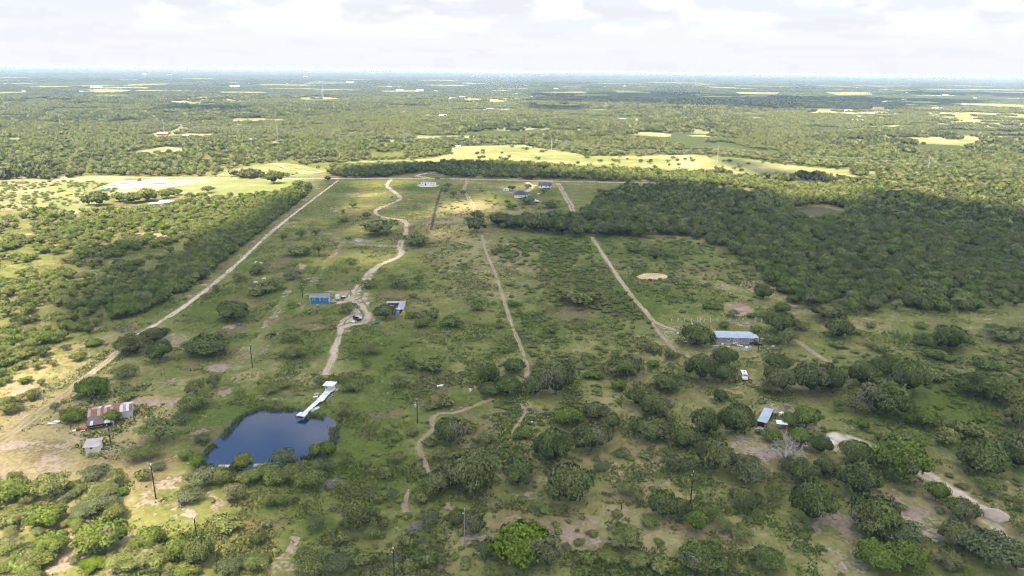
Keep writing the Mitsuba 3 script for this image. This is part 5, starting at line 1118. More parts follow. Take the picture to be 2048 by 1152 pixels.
# ---- poles
def upole(px, py, top, label, mat='tarred_wood', r=.15, transformer=False, cap=True, name='utility_pole'):
    g = G(px, py); dep = math.atan2(CAM_H, math.hypot(*g)); H = (py - top) * mpp(px, py) / math.cos(dep)
    k = thing(name, label, 'pole' if name != 'post' else 'post'); a = At(k, g)
    sides = tube([(0, 0, -.3), (0, 0, H * .5), (0, 0, H)], [r * 1.25, r, r * .8], 10)
    if not cap and not transformer:
        scene[k] = mikit.ply(TM(sides).apply_transform(a.M), mat, smooth=50); return
    a.add('shaft', TM(sides), mat, smooth=50)
    a.add('insulator', TM(CY(.11, .45, 0, 0, H + .2), CY(.09, .3, -.35, 0, H - .9), BX(.5, .06, .06, -.2, 0, H - 1.05)), 'white_paint')
    if transformer:
        a.add('transformer', TM(CY(.34, 1.0, -.5, 0, H - 2.2), CY(.08, .3, -.5, .1, H - 1.6)), 'steel_grey', smooth=40); a.add('bracket', BX(.5, .12, .12, -.2, 0, H - 2.2), 'tarred_wood')


upole(605.4, 596, 569, 'dark utility pole behind the left end of the blue cabin'); upole(505, 735, 690, 'dark utility pole with transformer in the meadow above the pond', transformer=True); upole(222, 889, 845, 'dark utility pole in front of the rusty barn')
upole(312, 998, 932, 'tall dark utility pole left of the pond brush'); upole(394, 1078, 1038, 'dark utility pole among bushes at bottom left'); upole(789.5, 1168, 1104, 'dark utility pole cut by the bottom edge'); upole(835, 846, 801, 'dark utility pole with white transformer beside the footpath', transformer=True)
upole(929.5, 1094, 1026, 'thin grey pole near the bottom centre', 'grey_wood', .10, name='pole'); upole(1381, 1006, 947, 'dark utility pole among the lower right oaks'); upole(1515.6, 705, 664, 'dark utility pole at the right end of the long grey house'); upole(1470, 768, 738, 'dark utility pole with transformer beside the white van', transformer=True)
upole(1242.7, 1019, 1005.5, 'short black post on bare soil at lower centre', r=.12, cap=False, name='post'); upole(597, 1066, 1041, 'thin pale pole standing in the brush at bottom left', 'grey_wood', .07, cap=False, name='pole'); upole(289.6, 1028, 1012, 'yellow stake in the grass below the tall pole', 'yellow_paint', .09, cap=False, name='stake'); upole(381, 862, 849, 'leaning white pole left of the pond', 'concrete', .07, cap=False, name='pole')

# ---- the long grey house and its yard
k = thing('long_house', 'long grey house with blue-grey metal roof and white double door', 'house')
s = mpp(1465, 688); L, W, H = 73 * s, 7.6, 3.1; yaw = -2.5; a = At(k, front(1464.5, 688, W), yaw)
a.add('wall', body(L, W, H, 1.0, .75), 'mauve_siding'); a.add('skirting', BX(L - .1, W - .1, .75, 0, 0, .375), 'skirt_grey')
rf = a.add('roof', gable(L, W, 1.0, H + .02, .35), 'pale_blue_metal')
ang = math.atan2(1.0, W / 2)
a.add('seam', TM(*[BX(.06, math.hypot(W / 2 + .35, 1.1), .05, float(x), sg * (W / 4 + .17), H + .5 + .1, (-sg * ang, (1, 0, 0))) for x in np.linspace(-L / 2, L / 2, 24) for sg in (-1, 1)]), 'pale_blue_metal', rf, kind='stuff')
for x in (-L * .455, -L * .17, L * .145, L * .415):
    window(a, float(x), 2.15, .75, 1.1, -W / 2)
d = a.add('door', BX(1.9, .1, 2.0, L * .02, -W / 2 - .04, 1.78), 'white_paint'); a.add('pane', TM(BX(.5, .05, 1.5, L * .02 - .45, -W / 2 - .10, 1.85), BX(.5, .05, 1.5, L * .02 + .45, -W / 2 - .10, 1.85)), 'dark_glass', d)
a.add('step', BX(2.2, 1.0, .5, L * .02, -W / 2 - .55, .25), 'grey_wood')
pc = a.add('porch', TM(BX(2.4, 4.6, .14, L / 2 + 1.3, -.4, 2.75)), 'pale_blue_metal'); a.add('post', TM(BX(.14, .14, 2.7, L / 2 + 2.3, -2.5, 1.35), BX(.14, .14, 2.7, L / 2 + 2.3, 1.7, 1.35)), 'white_paint', pc)
a.add('end_door', BX(.1, 1.1, 2.0, L / 2 + .06, -2.6, 1.75), 'white_paint')
for i, (x, y, w, h, m, lab) in enumerate([(1445, 689, 1.4, .7, 'white_paint', 'white bag left of the double door of the long grey house'), (1457, 690, 2.4, .5, 'tan_roof', 'tan pile of boards below the double door'), (1457, 694, 1.3, .35, 'white_paint', 'white bag in front of the tan boards'), (1459, 699, 2.2, .15, 'bright_metal', 'flat white sheet lying nearest the camera before the long grey house'), (1468, 689, 1.0, .8, 'cream_paint', 'pale box right of the double door'),
                                       (1480, 692, 2.6, .4, 'cream_paint', 'long pale pile below the second window from right'), (1493, 695, 1.8, .6, 'bright_metal', 'white heap below the rightmost window'), (1500, 694, 1.4, .7, 'pale_blue_metal', 'pale blue heap near the dark pickup'), (1505, 690, 1.1, .8, 'white_paint', 'white bag touching the dark pickup'), (1432, 692, 3.0, .15, 'concrete', 'long pale plank below the leftmost window'), (1546, 693, 1.6, .7, 'bright_metal', 'white heap under the small bush right of the pole'), (1521, 678, 3.2, .3, 'pale_blue_metal', 'pale blue boards stacked behind the pole'), (1356, 668, 1.2, .8, 'white_paint', 'white drum in the clutter left of the big oak'), (1352, 664, 2.2, .7, 'grey_wood', 'grey clutter left of the big oak by the long grey house'), (1371, 685, 1.6, .4, 'concrete', 'pale boards under the big oak beside the long grey house')]):
    k = thing('junk', lab, 'junk'); a2 = At(k, G(x, y), float(rs.uniform(-30, 30)))
    if h >= .6:
        m_ = trimesh.creation.icosphere(subdivisions=2, radius=1.0); m_.vertices *= (1 + .25 * (meshkit.noise(m_.vertices * 2.5 + i) - .5))[:, None]; m_.apply_scale((w / 2, w / 2.6, h)); m_.vertices[:, 2] = np.maximum(m_.vertices[:, 2], 0)
        scene[k] = mikit.ply(m_.apply_transform(a2.M), m, smooth=35)
    else:
        scene[k] = mikit.ply(TM(BX(w, .5, h, 0, 0, h / 2), BX(w * .8, .35, h * .8, .2, .5, h * .4, (.2, (0, 0, 1))), BX(w * .6, .3, .08, -.2, -.1, h + .05, (.3, (0, 0, 1)))).apply_transform(a2.M), m)


def car(k, xy, yaw, paintmat, L=5.2, W=1.95, kind='pickup'):
    a = At(k, xy, yaw); hl = L / 2
    if kind == 'pickup':
        prof = [(-hl, .45), (-hl, 1.05), (-hl + 1.9, 1.05), (-hl + 2.0, 1.75), (-hl + 3.4, 1.78), (hl - 1.2, 1.1), (hl - .1, 1.0), (hl, .5)]; gl = [(-hl + 2.1, 1.15), (-hl + 2.12, 1.68), (-hl + 3.3, 1.70), (-hl + 3.85, 1.18)]
    else:
        prof = [(-hl, .45), (-hl, 2.1), (-hl + .2, 2.3), (hl - 1.7, 2.3), (hl - .9, 1.35), (hl - .05, 1.1), (hl, .5)]; gl = [(-hl + .6, 1.35), (-hl + .6, 2.05), (hl - 1.75, 2.1), (hl - 1.2, 1.4)]
    a.add('body', PRISM(prof, -W / 2, W / 2), paintmat)
    a.add('side_window', PRISM(gl, -W / 2 - .02, W / 2 + .02), 'dark_glass')
    if kind == 'van':
        a.add('windscreen', BX(.05, W - .3, 1.05, hl - 1.24, 0, 1.86, (.69 - math.pi, (0, 1, 0))), 'dark_glass'); a.add('roof_vent', BX(.5, .5, .18, -.6, 0, 2.38), 'black_paint'); a.add('bumper', BX(.14, W, .25, hl + .03, 0, .55), 'steel_grey')
        for y in (-.7, .7): a.add('headlight', BX(.06, .32, .22, hl - .01, y, .92), 'bright_metal')
    for x in (-hl + .9, hl - .95):
        for y in (-W / 2 + .08, W / 2 - .08):
            w = a.add('wheel', CY(.38, .24, x, y, .38, 'y', 16), 'rubber'); a.add('hub', CY(.18, .26, x, y, .38, 'y', 12), 'steel_grey', w)


car(thing('pickup', 'dark pickup parked at the right end of the long grey house', 'pickup'), G(1511, 690), 170, 'black_paint')
car(thing('van', 'white van parked in the grass below the long grey house', 'van'), G(1487.5, 756), -97, 'white_paint', 5.8, 2.1, 'van')
k = thing('post_fence', 'row of white fence posts behind the long grey house', 'fence'); fp = [18, 107, 195, 285, 372, 415, 460, 548, 635, 722, 811, 897, 985, 1158, 1243, 1332]
for x in fp:
    g = G(1340 + x / 6.777, 644.2); put('post', CY(.11, 1.9, g[0], g[1], .9, n=8), 'white_paint', k)
for z in (.6, 1.2):
    put('wire', tube([(*G(1340 + x / 6.777, 644.2), z) for x in fp], .012, 4), 'steel_grey', k)
k = thing('bucket', 'white bucket in the grass in front of the fence posts', 'bucket'); scene[k] = mikit.ply(trimesh.creation.revolve(np.array([(0, 0), (.35, 0), (.5, .95), (.44, .95), (.3, .1), (0, .1)]), sections=16).apply_transform(At(k, G(1384, 649.5)).M), 'white_paint', smooth=40)

# ---- the blue roofed shed among the oaks
k = thing('open_shed', 'open shed with blue-grey metal roof half hidden by oaks', 'shed'); z0, z1 = 3.0, 2.5
c4 = [G(1514, 842, z1), G(1534, 846, z1), G(1548, 818, z0), G(1529, 815, z0)]
v = np.array([(*c4[0], z1), (*c4[1], z1), (*c4[2], z0), (*c4[3], z0)]); v = np.vstack([v, v - [0, 0, .1]]); m = trimesh.Trimesh(v, [[0, 1, 2], [0, 2, 3], [4, 6, 5], [4, 7, 6], [0, 4, 5], [0, 5, 1], [1, 5, 6], [1, 6, 2], [2, 6, 7], [2, 7, 3], [3, 7, 4], [3, 4, 0]], process=False); m.fix_normals()
rf = put('roof', m, 'pale_blue_metal', k)
put('seam', TM(*[tube([v[0] + (v[1] - v[0]) * t + [0, 0, .03], v[3] + (v[2] - v[3]) * t + [0, 0, .03]], .035, 4) for t in np.linspace(.04, .96, 9)]), 'pale_blue_metal', rf, kind='stuff')
cc = sum(np.array(c4)) / 4; inn = [p * .9 + cc * .1 for p in c4]
for p, zz in zip(inn, (z1, z1, z0, z0)): put('post', BX(.16, .16, zz - .12, *p, (zz - .12) / 2), 'brown_wood', k)
put('wall', TM(slab([inn[2], inn[3], inn[3] + [0, .1], inn[2] + [0, .1]], 2.6, 2.6), slab([inn[0], inn[3], inn[3] + [.1, 0], inn[0] + [.1, 0]], 2.35, 2.35), slab([inn[0] + [.3, 1.2], inn[1] + [-.3, 1.2], inn[1] + [-.3, 1.3], inn[0] + [.3, 1.3]], 2.2, 2.2)), 'tarred_wood', k)  # last slab is a dark sheet standing for shade in the open front
k = thing('lean_to', 'small pale metal roof peeping through the tree right of the blue shed', 'shed'); a = At(k, G(1562, 857), -12)
a.add('roof', BX(3.6, 2.4, .1, 0, 0, 2.3, (.12, (1, 0, 0))), 'bright_metal')
for x in (-1.6, 1.6):
    for y in (-1, 1): a.add('post', BX(.14, .14, 2.15, x, y, 1.07), 'grey_wood')
k = thing('board', 'pinkish board propped up in the clearing behind the blue shed', 'board'); a = At(k, G(1574.5, 817), -25); a.add('panel', BX(2.4, .12, 1.5, 0, 0, 1.0, (.55, (1, 0, 0))), 'pink_board'); a.add('prop', TM(BX(.1, .1, 1.2, -.9, .4, .6), BX(.1, .1, 1.2, .9, .4, .6)), 'grey_wood')
k = thing('dumpster', 'dark green dumpster on the grass right of the blue shed', 'dumpster'); a = At(k, G(1625.5, 828.5), -8); a.add('bin', PRISM([(-.85, 0), (.85, 0), (1.0, 1.3), (-1.0, 1.3)], -.7, .7), 'green_paint'); a.add('lid', BX(2.05, 1.5, .1, 0, 0, 1.38, (.12, (1, 0, 0))), 'black_paint')
k = thing('patio', 'pale concrete slab in front of the blue roofed shed', 'slab'); scene[k] = mikit.ply(slab([G(1510, 857), G(1538, 866), G(1542, 860), G(1518, 852)], .1, .12), 'concrete')
k = thing('crate', 'white crate behind the blue shed roof, right of it', 'crate'); a = At(k, G(1563, 829), 30); scene[k] = mikit.ply(TM(BX(1.6, 1.1, .7, 0, 0, .35), BX(1.7, 1.2, .08, 0, 0, .74)).apply_transform(a.M), 'cream_paint')

# ---- the dead tree
def branch(r, p, d, ln, rad, lvl, out, thin):
    n = 4; pts = [p]; dd = d.copy()
    for i in range(n):
        dd = dd + r.normal(size=3) * .22; dd[2] += .05; dd /= np.linalg.norm(dd); pts.append(pts[-1] + dd * ln / n)
    out.append(tube(pts, np.linspace(rad, rad * .55, n + 1), 6 if lvl < 2 else 4))
    if lvl < 4:
        for kx in range(3 if lvl < 3 else 2):
            t = r.integers(2, n + 1); e = dd + r.normal(size=3) * .75; e[2] = e[2] * .6 + .12; e /= np.linalg.norm(e)
            branch(r, pts[t], e, ln * r.uniform(.6, .8), rad * .52, lvl + 1, out, thin)


def dead(label, px, py, R_, seed, name='dead_tree'):
    k = thing(name, label, 'tree'); r = np.random.default_rng(seed); a = At(k, G(px, py))
    a.add('trunk', TM(tube([(0, 0, -.2), (.1, 0, .8), (.1, .1, 1.7)], [.5, .4, .36], 8)), 'dead_wood', smooth=50)
    for i in range(6):
        out = []; an = i * 1.05 + r.random() * .4; branch(r, np.array([.1, .1, 1.3 + .08 * i]), np.array([math.cos(an), math.sin(an), .42 + .3 * (i % 2)]), R_ * .42, .46, 1, out, 1)
        a.add('limb', TM(*out), 'dead_wood', smooth=50)


dead('bare dead tree with pale spreading branches among the oaks', 1568, 926, 11.5, 4)
k = thing('gravel_mound', 'pale gravel mound beside the gravel drive at right', 'mound'); a = At(k, G(1990, 1032)); m = trimesh.creation.icosphere(subdivisions=4, radius=1); m.vertices *= (1 + .22 * (meshkit.fbm(m.vertices * 2.2, 4) - .5))[:, None]; m.apply_scale((3.6, 3.0, 1.5)); m.vertices[:, 2] = np.maximum(m.vertices[:, 2], -.05); scene[k] = mikit.ply(m.apply_transform(a.M), 'pale_gravel', smooth=True)


def sticks(label, px, py, R_, n, seed, mat='grey_stick'):
    k = thing('brush_pile', label, 'brush pile'); r = np.random.default_rng(seed); g = G(px, py); out = []
    for i in range(n):
        c = r.normal(size=2) * R_ * .35; an = r.random() * 6.28; l = r.uniform(.6, 1.6); z = r.uniform(.1, 1.0) * max(0, 1 - np.hypot(*c) / R_); d = np.array([math.cos(an), math.sin(an)]) * l
        out.append(tube([(*(g + c - d), z), (*(g + c), z + .25), (*(g + c + d), z + r.uniform(-.1, .4))], r.uniform(.03, .07), 4))
    scene[k] = mikit.ply(TM(*out), mat)


sticks('grey heap of dead branches right of the pond brush', 664, 970, 3.6, 90, 2); sticks('low grey brush pile in the field left of the orange sand patch', 1273, 529, 4.5, 70, 3); sticks('grey dead twigs below the pond thicket', 368, 1005, 2.5, 50, 5); sticks('grey dead brush beside the pale bush at lower centre', 832, 1055, 2.8, 60, 8)
k = thing('sheet', 'white metal sheet lying in the brush near the middle track', 'sheet'); a = At(k, G(879.5, 773), 20); scene[k] = mikit.ply(TM(BX(2.2, 1.0, .06, 0, 0, .3, (.08, (0, 1, 0))), BX(1.4, .8, .06, .8, .3, .4)).apply_transform(a.M), 'bright_metal')
k = thing('drum', 'white drum in the brush below the middle track', 'drum'); a = At(k, G(941, 783)); scene[k] = mikit.ply(TM(CY(.42, 1.1, 0, 0, .55), CY(.45, .06, 0, 0, .9), CY(.45, .06, 0, 0, .4)).apply_transform(a.M), 'white_paint', smooth=40)
k = thing('drum', 'dark steel drum with a white bowl beside the small footpath', 'drum'); a = At(k, G(1059, 851)); a.add('shell', TM(CY(.5, 1.0, 0, 0, .5), CY(.53, .06, 0, 0, .98)), 'black_paint', smooth=40); m = trimesh.creation.icosphere(subdivisions=2, radius=.3); m.apply_translation((.8, .3, 1.2)); a.add('bowl', m, 'white_paint', smooth=True); a.add('stand', CY(.05, 1.0, .8, .3, .5), 'black_paint')

# ---- cattle
import manifold3d as m3
def cow_mesh():
    def hull(*sp):
        return m3.Manifold.batch_hull([m3.Manifold.sphere(r, 14).translate(c) for c, r in sp])
    parts = [hull(((-.75, 0, 1.12), .33), ((.0, 0, 1.02), .40), ((.65, 0, 1.08), .36)), hull(((.75, 0, 1.15), .27), ((1.05, 0, 1.15), .17)), hull(((1.05, 0, 1.15), .17), ((1.38, 0, .92), .10)), hull(((-1.05, 0, 1.28), .05), ((-1.13, 0, .6), .04))]
    for x, y in ((-.72, .2), (-.78, -.2), (.62, .2), (.7, -.2)):
        parts += [hull(((x, y, .95), .17), ((x - .03, y, .55), .085)), hull(((x - .03, y, .55), .085), ((x, y, .07), .07))]
    for y in (-1, 1): parts.append(hull(((1.05, y * .12, 1.27), .05), ((1.02, y * .3, 1.26), .035)))
    mm = m3.Manifold.batch_boolean(parts, m3.OpType.Add).refine_to_length(.12).to_mesh()
    t = trimesh.Trimesh(mm.vert_properties[:, :3], mm.tri_verts); trimesh.smoothing.filter_taubin(t, iterations=6); return t


COW = cow_mesh()
for i, (x, y, yaw, m, lab) in enumerate([(511.5, 527.5, 80, 'cow_white', 'white calf standing left of another near the straight track'), (522.8, 528.5, -25, 'cow_white', 'white calf on the right of the pair near the straight track'), (512, 568, 200, 'cow_white', 'white calf lowest of the four on the pasture'), (528, 560.5, 10, 'cow_white', 'white calf beside the bare soil patch on the pasture'), (547, 672.5, 15, 'cow_black', 'black cow standing alone in the meadow above the pond')]):
    k = thing('cow', lab, 'cow'); scene[k] = mikit.ply(COW.copy().apply_transform(At(k, G(x, y), yaw).M), m, smooth=True)
for i, (x, y) in enumerate([(95, 412), (155, 424), (180, 420), (360, 434), (380, 434), (408, 437), (810, 444), (787, 491)]):
    k = thing('cow', f'{["first", "second", "third", "fourth", "fifth", "sixth", "eighth", "seventh"][i]} dark cow from the left in the big sunlit pasture', 'cow', 'dark cattle in the big sunlit pasture'); scene[k] = mikit.ply(COW.copy().apply_transform(At(k, G(1200 + x / 5.12, 250 + y / 5.12), float(rs.uniform(0, 360))).M), 'cow_black', smooth=True)

# ---- white houses by the county road
k = thing('white_house', 'white house with dark blue hipped roof below the county road', 'house'); s = mpp(1041, 396); L, W = 27 * s, 10.5; a = At(k, front(1041.3, 396, W), 0)
a.add('wall', BX(L, W, 3.2, 0, 0, 1.6), 'white_paint'); a.add('roof', hip(L, W, 3.0, 3.2), 'navy_shingle')
for x in (-.36, -.12, .16, .36): window(a, x * L, 1.9, .9, 1.3, -W / 2)
a.add('door', BX(1.0, .08, 2.1, .03 * L, -W / 2 - .05, 1.3), 'tan_roof'); a.add('side_shed', TM(BX(2.6, 4, 2.2, L / 2 + 1.4, 0, 1.1)), 'grey_shingle')
k = thing('white_house', 'white house with navy gabled roof and deck beside the county road', 'house'); s = mpp(1090, 377); L, W = 24.5 * s, 9.5; a = At(k, front(1090, 377.5, W), -3)
a.add('wall', body(L, W, 3.4, 2.4, .4), 'white_paint'); a.add('roof', gable(L, W, 2.4, 3.42, .5), 'navy_shingle'); a.add('chimney', BX(.8, .8, 1.6, L * .2, 1.0, 6.0), 'concrete')
for x in (-.3, .1, .35): window(a, x * L, 2.2, 1.0, 1.3, -W / 2)
dk = a.add('deck', BX(L * .7, 3.0, .2, .1 * L, -W / 2 - 1.6, 1.3), 'grey_wood'); a.add('post', TM(*[BX(.2, .2, 2.0, .1 * L + u * L * .33, -W / 2 - 3.0, 1.0) for u in (-1, 0, 1)]), 'white_paint', dk)
k = thing('camper', 'white camper trailer left of the hipped roof house', 'trailer'); a = At(k, G(1012, 383.5), 5); a.add('body', PRISM([(-2.6, .6), (-2.7, 2.2), (-2.2, 3.1), (2.0, 3.1), (2.7, 2.4), (2.7, .6)], -1.2, 1.2), 'white_paint'); a.add('side_window', TM(BX(1.2, .06, .7, -1.0, -1.22, 2.1), BX(.9, .06, .7, 1.0, -1.22, 2.1)), 'dark_glass'); a.add('hitch', BX(1.5, .15, .15, 3.3, 0, .6), 'steel_grey')
for y in (-1.1, 1.1): a.add('wheel', CY(.36, .25, 0, y, .36, 'y'), 'rubber')
k = thing('boat_trailer', 'white covered boat on a trailer below the white houses', 'boat'); a = At(k, G(1073, 405), -15); a.add('cover', PRISM([(-2.2, .7), (-2.3, 1.5), (-1.4, 2.4), (.8, 2.3), (2.6, 1.0), (2.2, .7)], -1.1, 1.1), 'white_paint'); a.add('frame', BX(5.0, .3, .2, .6, 0, .55), 'steel_grey')
for y in (-1.15, 1.15): a.add('wheel', CY(.34, .22, -.4, y, .34, 'y'), 'rubber')
k = thing('tank', 'small white tank in the grass between the two white houses', 'tank'); a = At(k, G(1077, 389.5)); scene[k] = mikit.ply(TM(CY(.7, 2.2, 0, 0, 1.0, 'x'), BX(.2, .8, .6, -.7, 0, .3), BX(.2, .8, .6, .7, 0, .3)).apply_transform(a.M), 'white_paint', smooth=40)
k = thing('mobile_home', 'long white mobile home in the corner of the pasture', 'mobile home'); s = mpp(857, 371); L, W = 30 * s, 4.6; a = At(k, front(857, 371.5, W), 0)
a.add('wall', body(L, W, 3.0, .4, .5), 'white_paint'); a.add('roof', gable(L, W, .4, 3.02, .2), 'skirt_grey'); a.add('skirting', BX(L - .1, W - .1, .5, 0, 0, .25), 'concrete'); a.add('door', BX(1.3, .1, 2.0, -L * .18, -W / 2 - .04, 1.55), 'black_paint')
for x in (-.38, .0, .2, .4): window(a, x * L, 2.0, .9, .9, -W / 2)
car(thing('truck', 'dark brown pickup driving on the county road', 'pickup'), G(875, 358), 178, 'brown_wood', 6.0, 2.2)

# ---- left: metal roofed barn, container, building site
k = thing('metal_barn', 'barn with bright white metal roof among the sunlit trees', 'barn'); s = mpp(328, 413); a = At(k, front(330, 413, 8), 6); L = 21 * 1.0
a.add('wall', TM(body(L * .55, 8, 3.0, 1.4).apply_translation((L * .1, 0, 0)), BX(L * .4, 5, 2.4, -L * .33, -1.2, 1.2)), 'skirt_grey'); a.add('roof', gable(L * .55, 8, 1.4, 3.02, .4).apply_translation((L * .1, 0, 0)), 'bright_metal'); a.add('lean_to_roof', BX(L * .42, 5.6, .12, -L * .36, -1.3, 2.5, (.08, (1, 0, 0))), 'bright_metal'); a.add('door', BX(2.6, .1, 2.6, L * .1, -4.06, 1.3), 'dark_sheet')
a.add('porch_roof', BX(4.0, 4.0, .12, L * .1 + L * .275 + 2.4, .5, 2.7, (.12, (0, 1, 0))), 'bright_metal')
k = thing('container', 'rust red shipping container in the scrub at far left', 'container'); a = At(k, G(42, 368), 28); a.add('shell', TM(BX(8.6, 2.6, 2.7, 0, 0, 1.45), *[BX(.12, 2.66, 2.5, float(x), 0, 1.45) for x in np.linspace(-4.1, 4.1, 18)]), 'pale_rust_sheet'); a.add('door', BX(.08, 2.4, 2.4, -4.36, 0, 1.45), 'rust_sheet')
k = thing('excavator', 'red excavator parked on the white building site', 'excavator'); a = At(k, G(281, 361.5), 10)
a.add('cab', TM(BX(1.8, 1.6, 1.6, -.6, 0, 2.2), BX(3.2, 2.2, .9, -1.0, 0, 1.5)), 'red_paint'); a.add('track', TM(BX(3.6, .6, .9, -.7, -1.1, .45), BX(3.6, .6, .9, -.7, 1.1, .45)), 'black_paint'); a.add('arm', TM(tube([(.3, 0, 1.9), (2.2, 0, 3.2), (4.0, 0, 2.4), (4.6, 0, .7)], [.3, .28, .22, .18], 6)), 'red_paint'); a.add('bucket', BX(.9, 1.0, .7, 4.6, 0, .4), 'dark_sheet')
for x, y, w, h, m, lab in [(222, 371, 5.5, 1.0, 'orange_soil', 'orange soil heap at the left end of the building site'), (246, 367, 7, .7, 'orange_soil', 'low orange soil ridge behind the teal tarp'), (320, 368, 7.5, .6, 'dark_sheet', 'long dark soil heap in the middle of the building site'), (340, 366.5, 5, .9, 'orange_soil', 'rusty soil heap right of the dark heap'), (393, 362.5, 5, .6, 'orange_soil', 'small rust heap at the right end of the building site'), (343, 377, 4.5, 1.0, 'brown_wood', 'dark timber heap at the lower edge of the building site'), (262, 359, 7, .7, 'dark_sheet', 'dark heap at the back edge of the building site'), (287, 378, 2, .9, 'brown_wood', 'small dark heap below the building site')]:
    k = thing('soil_heap', lab, 'heap'); m_ = trimesh.creation.icosphere(subdivisions=3, radius=1); m_.vertices *= (1 + .5 * (meshkit.fbm(m_.vertices * 1.9 + x, 3) - .5))[:, None]; m_.apply_scale((w, 1.8, h)); m_.vertices[:, 2] = np.maximum(m_.vertices[:, 2], -.05); scene[k] = mikit.ply(m_.apply_transform(At(k, G(x, y)).M), m, smooth=True)
k = thing('tarp', 'teal tarp spread at the lower left of the building site', 'tarp'); m_ = trimesh.creation.icosphere(subdivisions=3, radius=1); m_.vertices *= (1 + .3 * (meshkit.fbm(m_.vertices * 3, 3) - .5))[:, None]; m_.apply_scale((4.5, 2.6, .5)); m_.vertices[:, 2] = np.maximum(m_.vertices[:, 2], 0); scene[k] = mikit.ply(m_.apply_transform(At(k, G(211, 377.5)).M), 'teal_paint', smooth=True)

# ---- far farm buildings
FARM = [(326, 271, 20, 'red_paint', 'bright_metal', 'red barn with white roof at far left below a steel pole', 'barn'), (374, 275, 13, 'zinc_sheet', 'steel_grey', 'grey open shed right of the red barn', 'shed'), (391, 273, 8, 'zinc_sheet', 'steel_grey', 'small grey shed right of the grey open shed', 'shed'), (543, 281.5, 14, 'dark_sheet', 'bright_metal', 'open shed with white roof beside a steel pole at far left', 'shed'), (506, 283, 16, 'skirt_grey', 'steel_grey', 'grey roofed house left of the white roofed open shed', 'house'), (594, 289.5, 12, 'white_paint', 'concrete', 'low white building right of the steel pole at far left', 'house'), (676, 265, 16, 'red_paint', 'pale_rust_sheet', 'farmhouse with pinkish roof left of centre', 'house'), (682, 256, 8, 'white_paint', 'bright_metal', 'small white shed behind the pink roofed farmhouse', 'shed'),
        (361, 253.5, 11, 'cream_paint', 'tan_roof', 'small cream house in the woods behind the red barn', 'house'), (479, 252.5, 9, 'white_paint', 'pale_blue_metal', 'small white roof in the woods left of centre', 'house'), (356, 207, 22, 'white_paint', 'pale_blue_metal', 'farm with pale blue roof in the bright far field', 'house'), (194, 177, 24, 'white_paint', 'bright_metal', 'far white farm at left under the skyline', 'house'), (886, 233, 14, 'white_paint', 'bright_metal', 'white house in a far clearing at centre', 'house'), (857, 233, 9, 'cream_paint', 'tan_roof', 'cream house left of the white house in the far clearing', 'house'), (980, 220, 14, 'white_paint', 'pale_blue_metal', 'pale blue roofed house in the far tan clearing', 'house'), (924, 195.5, 12, 'skirt_grey', 'steel_grey', 'grey farm behind the far bright field at centre', 'barn'),
        (1167, 207, 13, 'white_paint', 'tan_roof', 'tan roofed house in the small far field', 'house'), (1055, 275.5, 8, 'skirt_grey', 'pale_blue_metal', 'small blue roofed shed at the wood edge, centre', 'shed'), (1093, 275.5, 13, 'white_paint', 'pale_rust_sheet', 'white house with rusty roof at the wood edge, centre', 'house'), (916.5, 295.5, 10, 'white_paint', 'bright_metal', 'white cottage at the left end of the big pasture', 'cottage'), (2004, 317, 17, 'white_paint', 'bright_metal', 'bright white roof in the woods near the right edge', 'barn'), (1873.5, 219, 18, 'white_paint', 'bright_metal', 'long white barn far off at right', 'barn'), (1821, 219.5, 9, 'white_paint', 'pale_blue_metal', 'small blue roofed house left of the long white barn', 'house'), (1696, 223.5, 16, 'white_paint', 'concrete', 'long low white house in the far tan pasture', 'house'),
        (1757, 218, 20, 'cream_paint', 'tan_roof', 'cream farm behind the far tan pasture', 'house'), (1650, 238.5, 9, 'white_paint', 'pale_rust_sheet', 'white house with rusty roof below the far tan pasture', 'house'), (1745, 228.5, 8, 'white_paint', 'bright_metal', 'white shed inside the far tan pasture', 'shed'), (1808, 201, 10, 'white_paint', 'bright_metal', 'white roof in the shaded far woods at right', 'house'), (1880, 251, 10, 'white_paint', 'concrete', 'white house by the far road bend at right', 'house'), (2013, 257, 12, 'white_paint', 'concrete', 'white house near the right edge behind the tree row', 'house'), (1819, 415, 8, 'white_paint', 'bright_metal', 'small white roof inside the dark right wood', 'house'), (1788, 255.5, 10, 'cream_paint', 'tan_roof', 'tan house in the narrow dry strip at right', 'house'),
        (1608, 249, 9, 'white_paint', 'bright_metal', 'small white house in the far green field at right', 'house'), (1500, 209, 12, 'cream_paint', 'pale_rust_sheet', 'far pinkish house under the cloud shadow', 'house'), (1545, 233, 5, 'white_paint', 'bright_metal', 'tiny white shed in the woods right of centre', 'shed'), (800, 182.5, 14, 'white_paint', 'bright_metal', 'far white house left in the pale clearing', 'house'), (840, 182.5, 14, 'white_paint', 'bright_metal', 'far white house right in the pale clearing', 'house'), (1110, 186.5, 14, 'white_paint', 'tan_roof', 'far white house under the skyline right of centre', 'house'), (700, 166, 20, 'white_paint', 'bright_metal', 'far white building under the skyline left of centre', 'house'), (470, 174, 18, 'white_paint', 'bright_metal', 'far white house row at left under the skyline', 'house'), (1890, 191, 10, 'white_paint', 'bright_metal', 'far white shed at right under the skyline', 'shed'), (946, 153, 5, 'white_paint', 'white_paint', 'pale far water tower block on the skyline', 'tower'),
        (1415, 150.5, 16, 'white_paint', 'bright_metal', 'far white hall on the skyline right of centre', 'hall'), (612, 154, 16, 'white_paint', 'bright_metal', 'far white hall on the skyline left of centre', 'hall'), (340, 149.5, 30, 'white_paint', 'concrete', 'far pale town block on the skyline at left', 'building'), (290, 149, 22, 'white_paint', 'bright_metal', 'far pale town block further left on the skyline', 'building')]
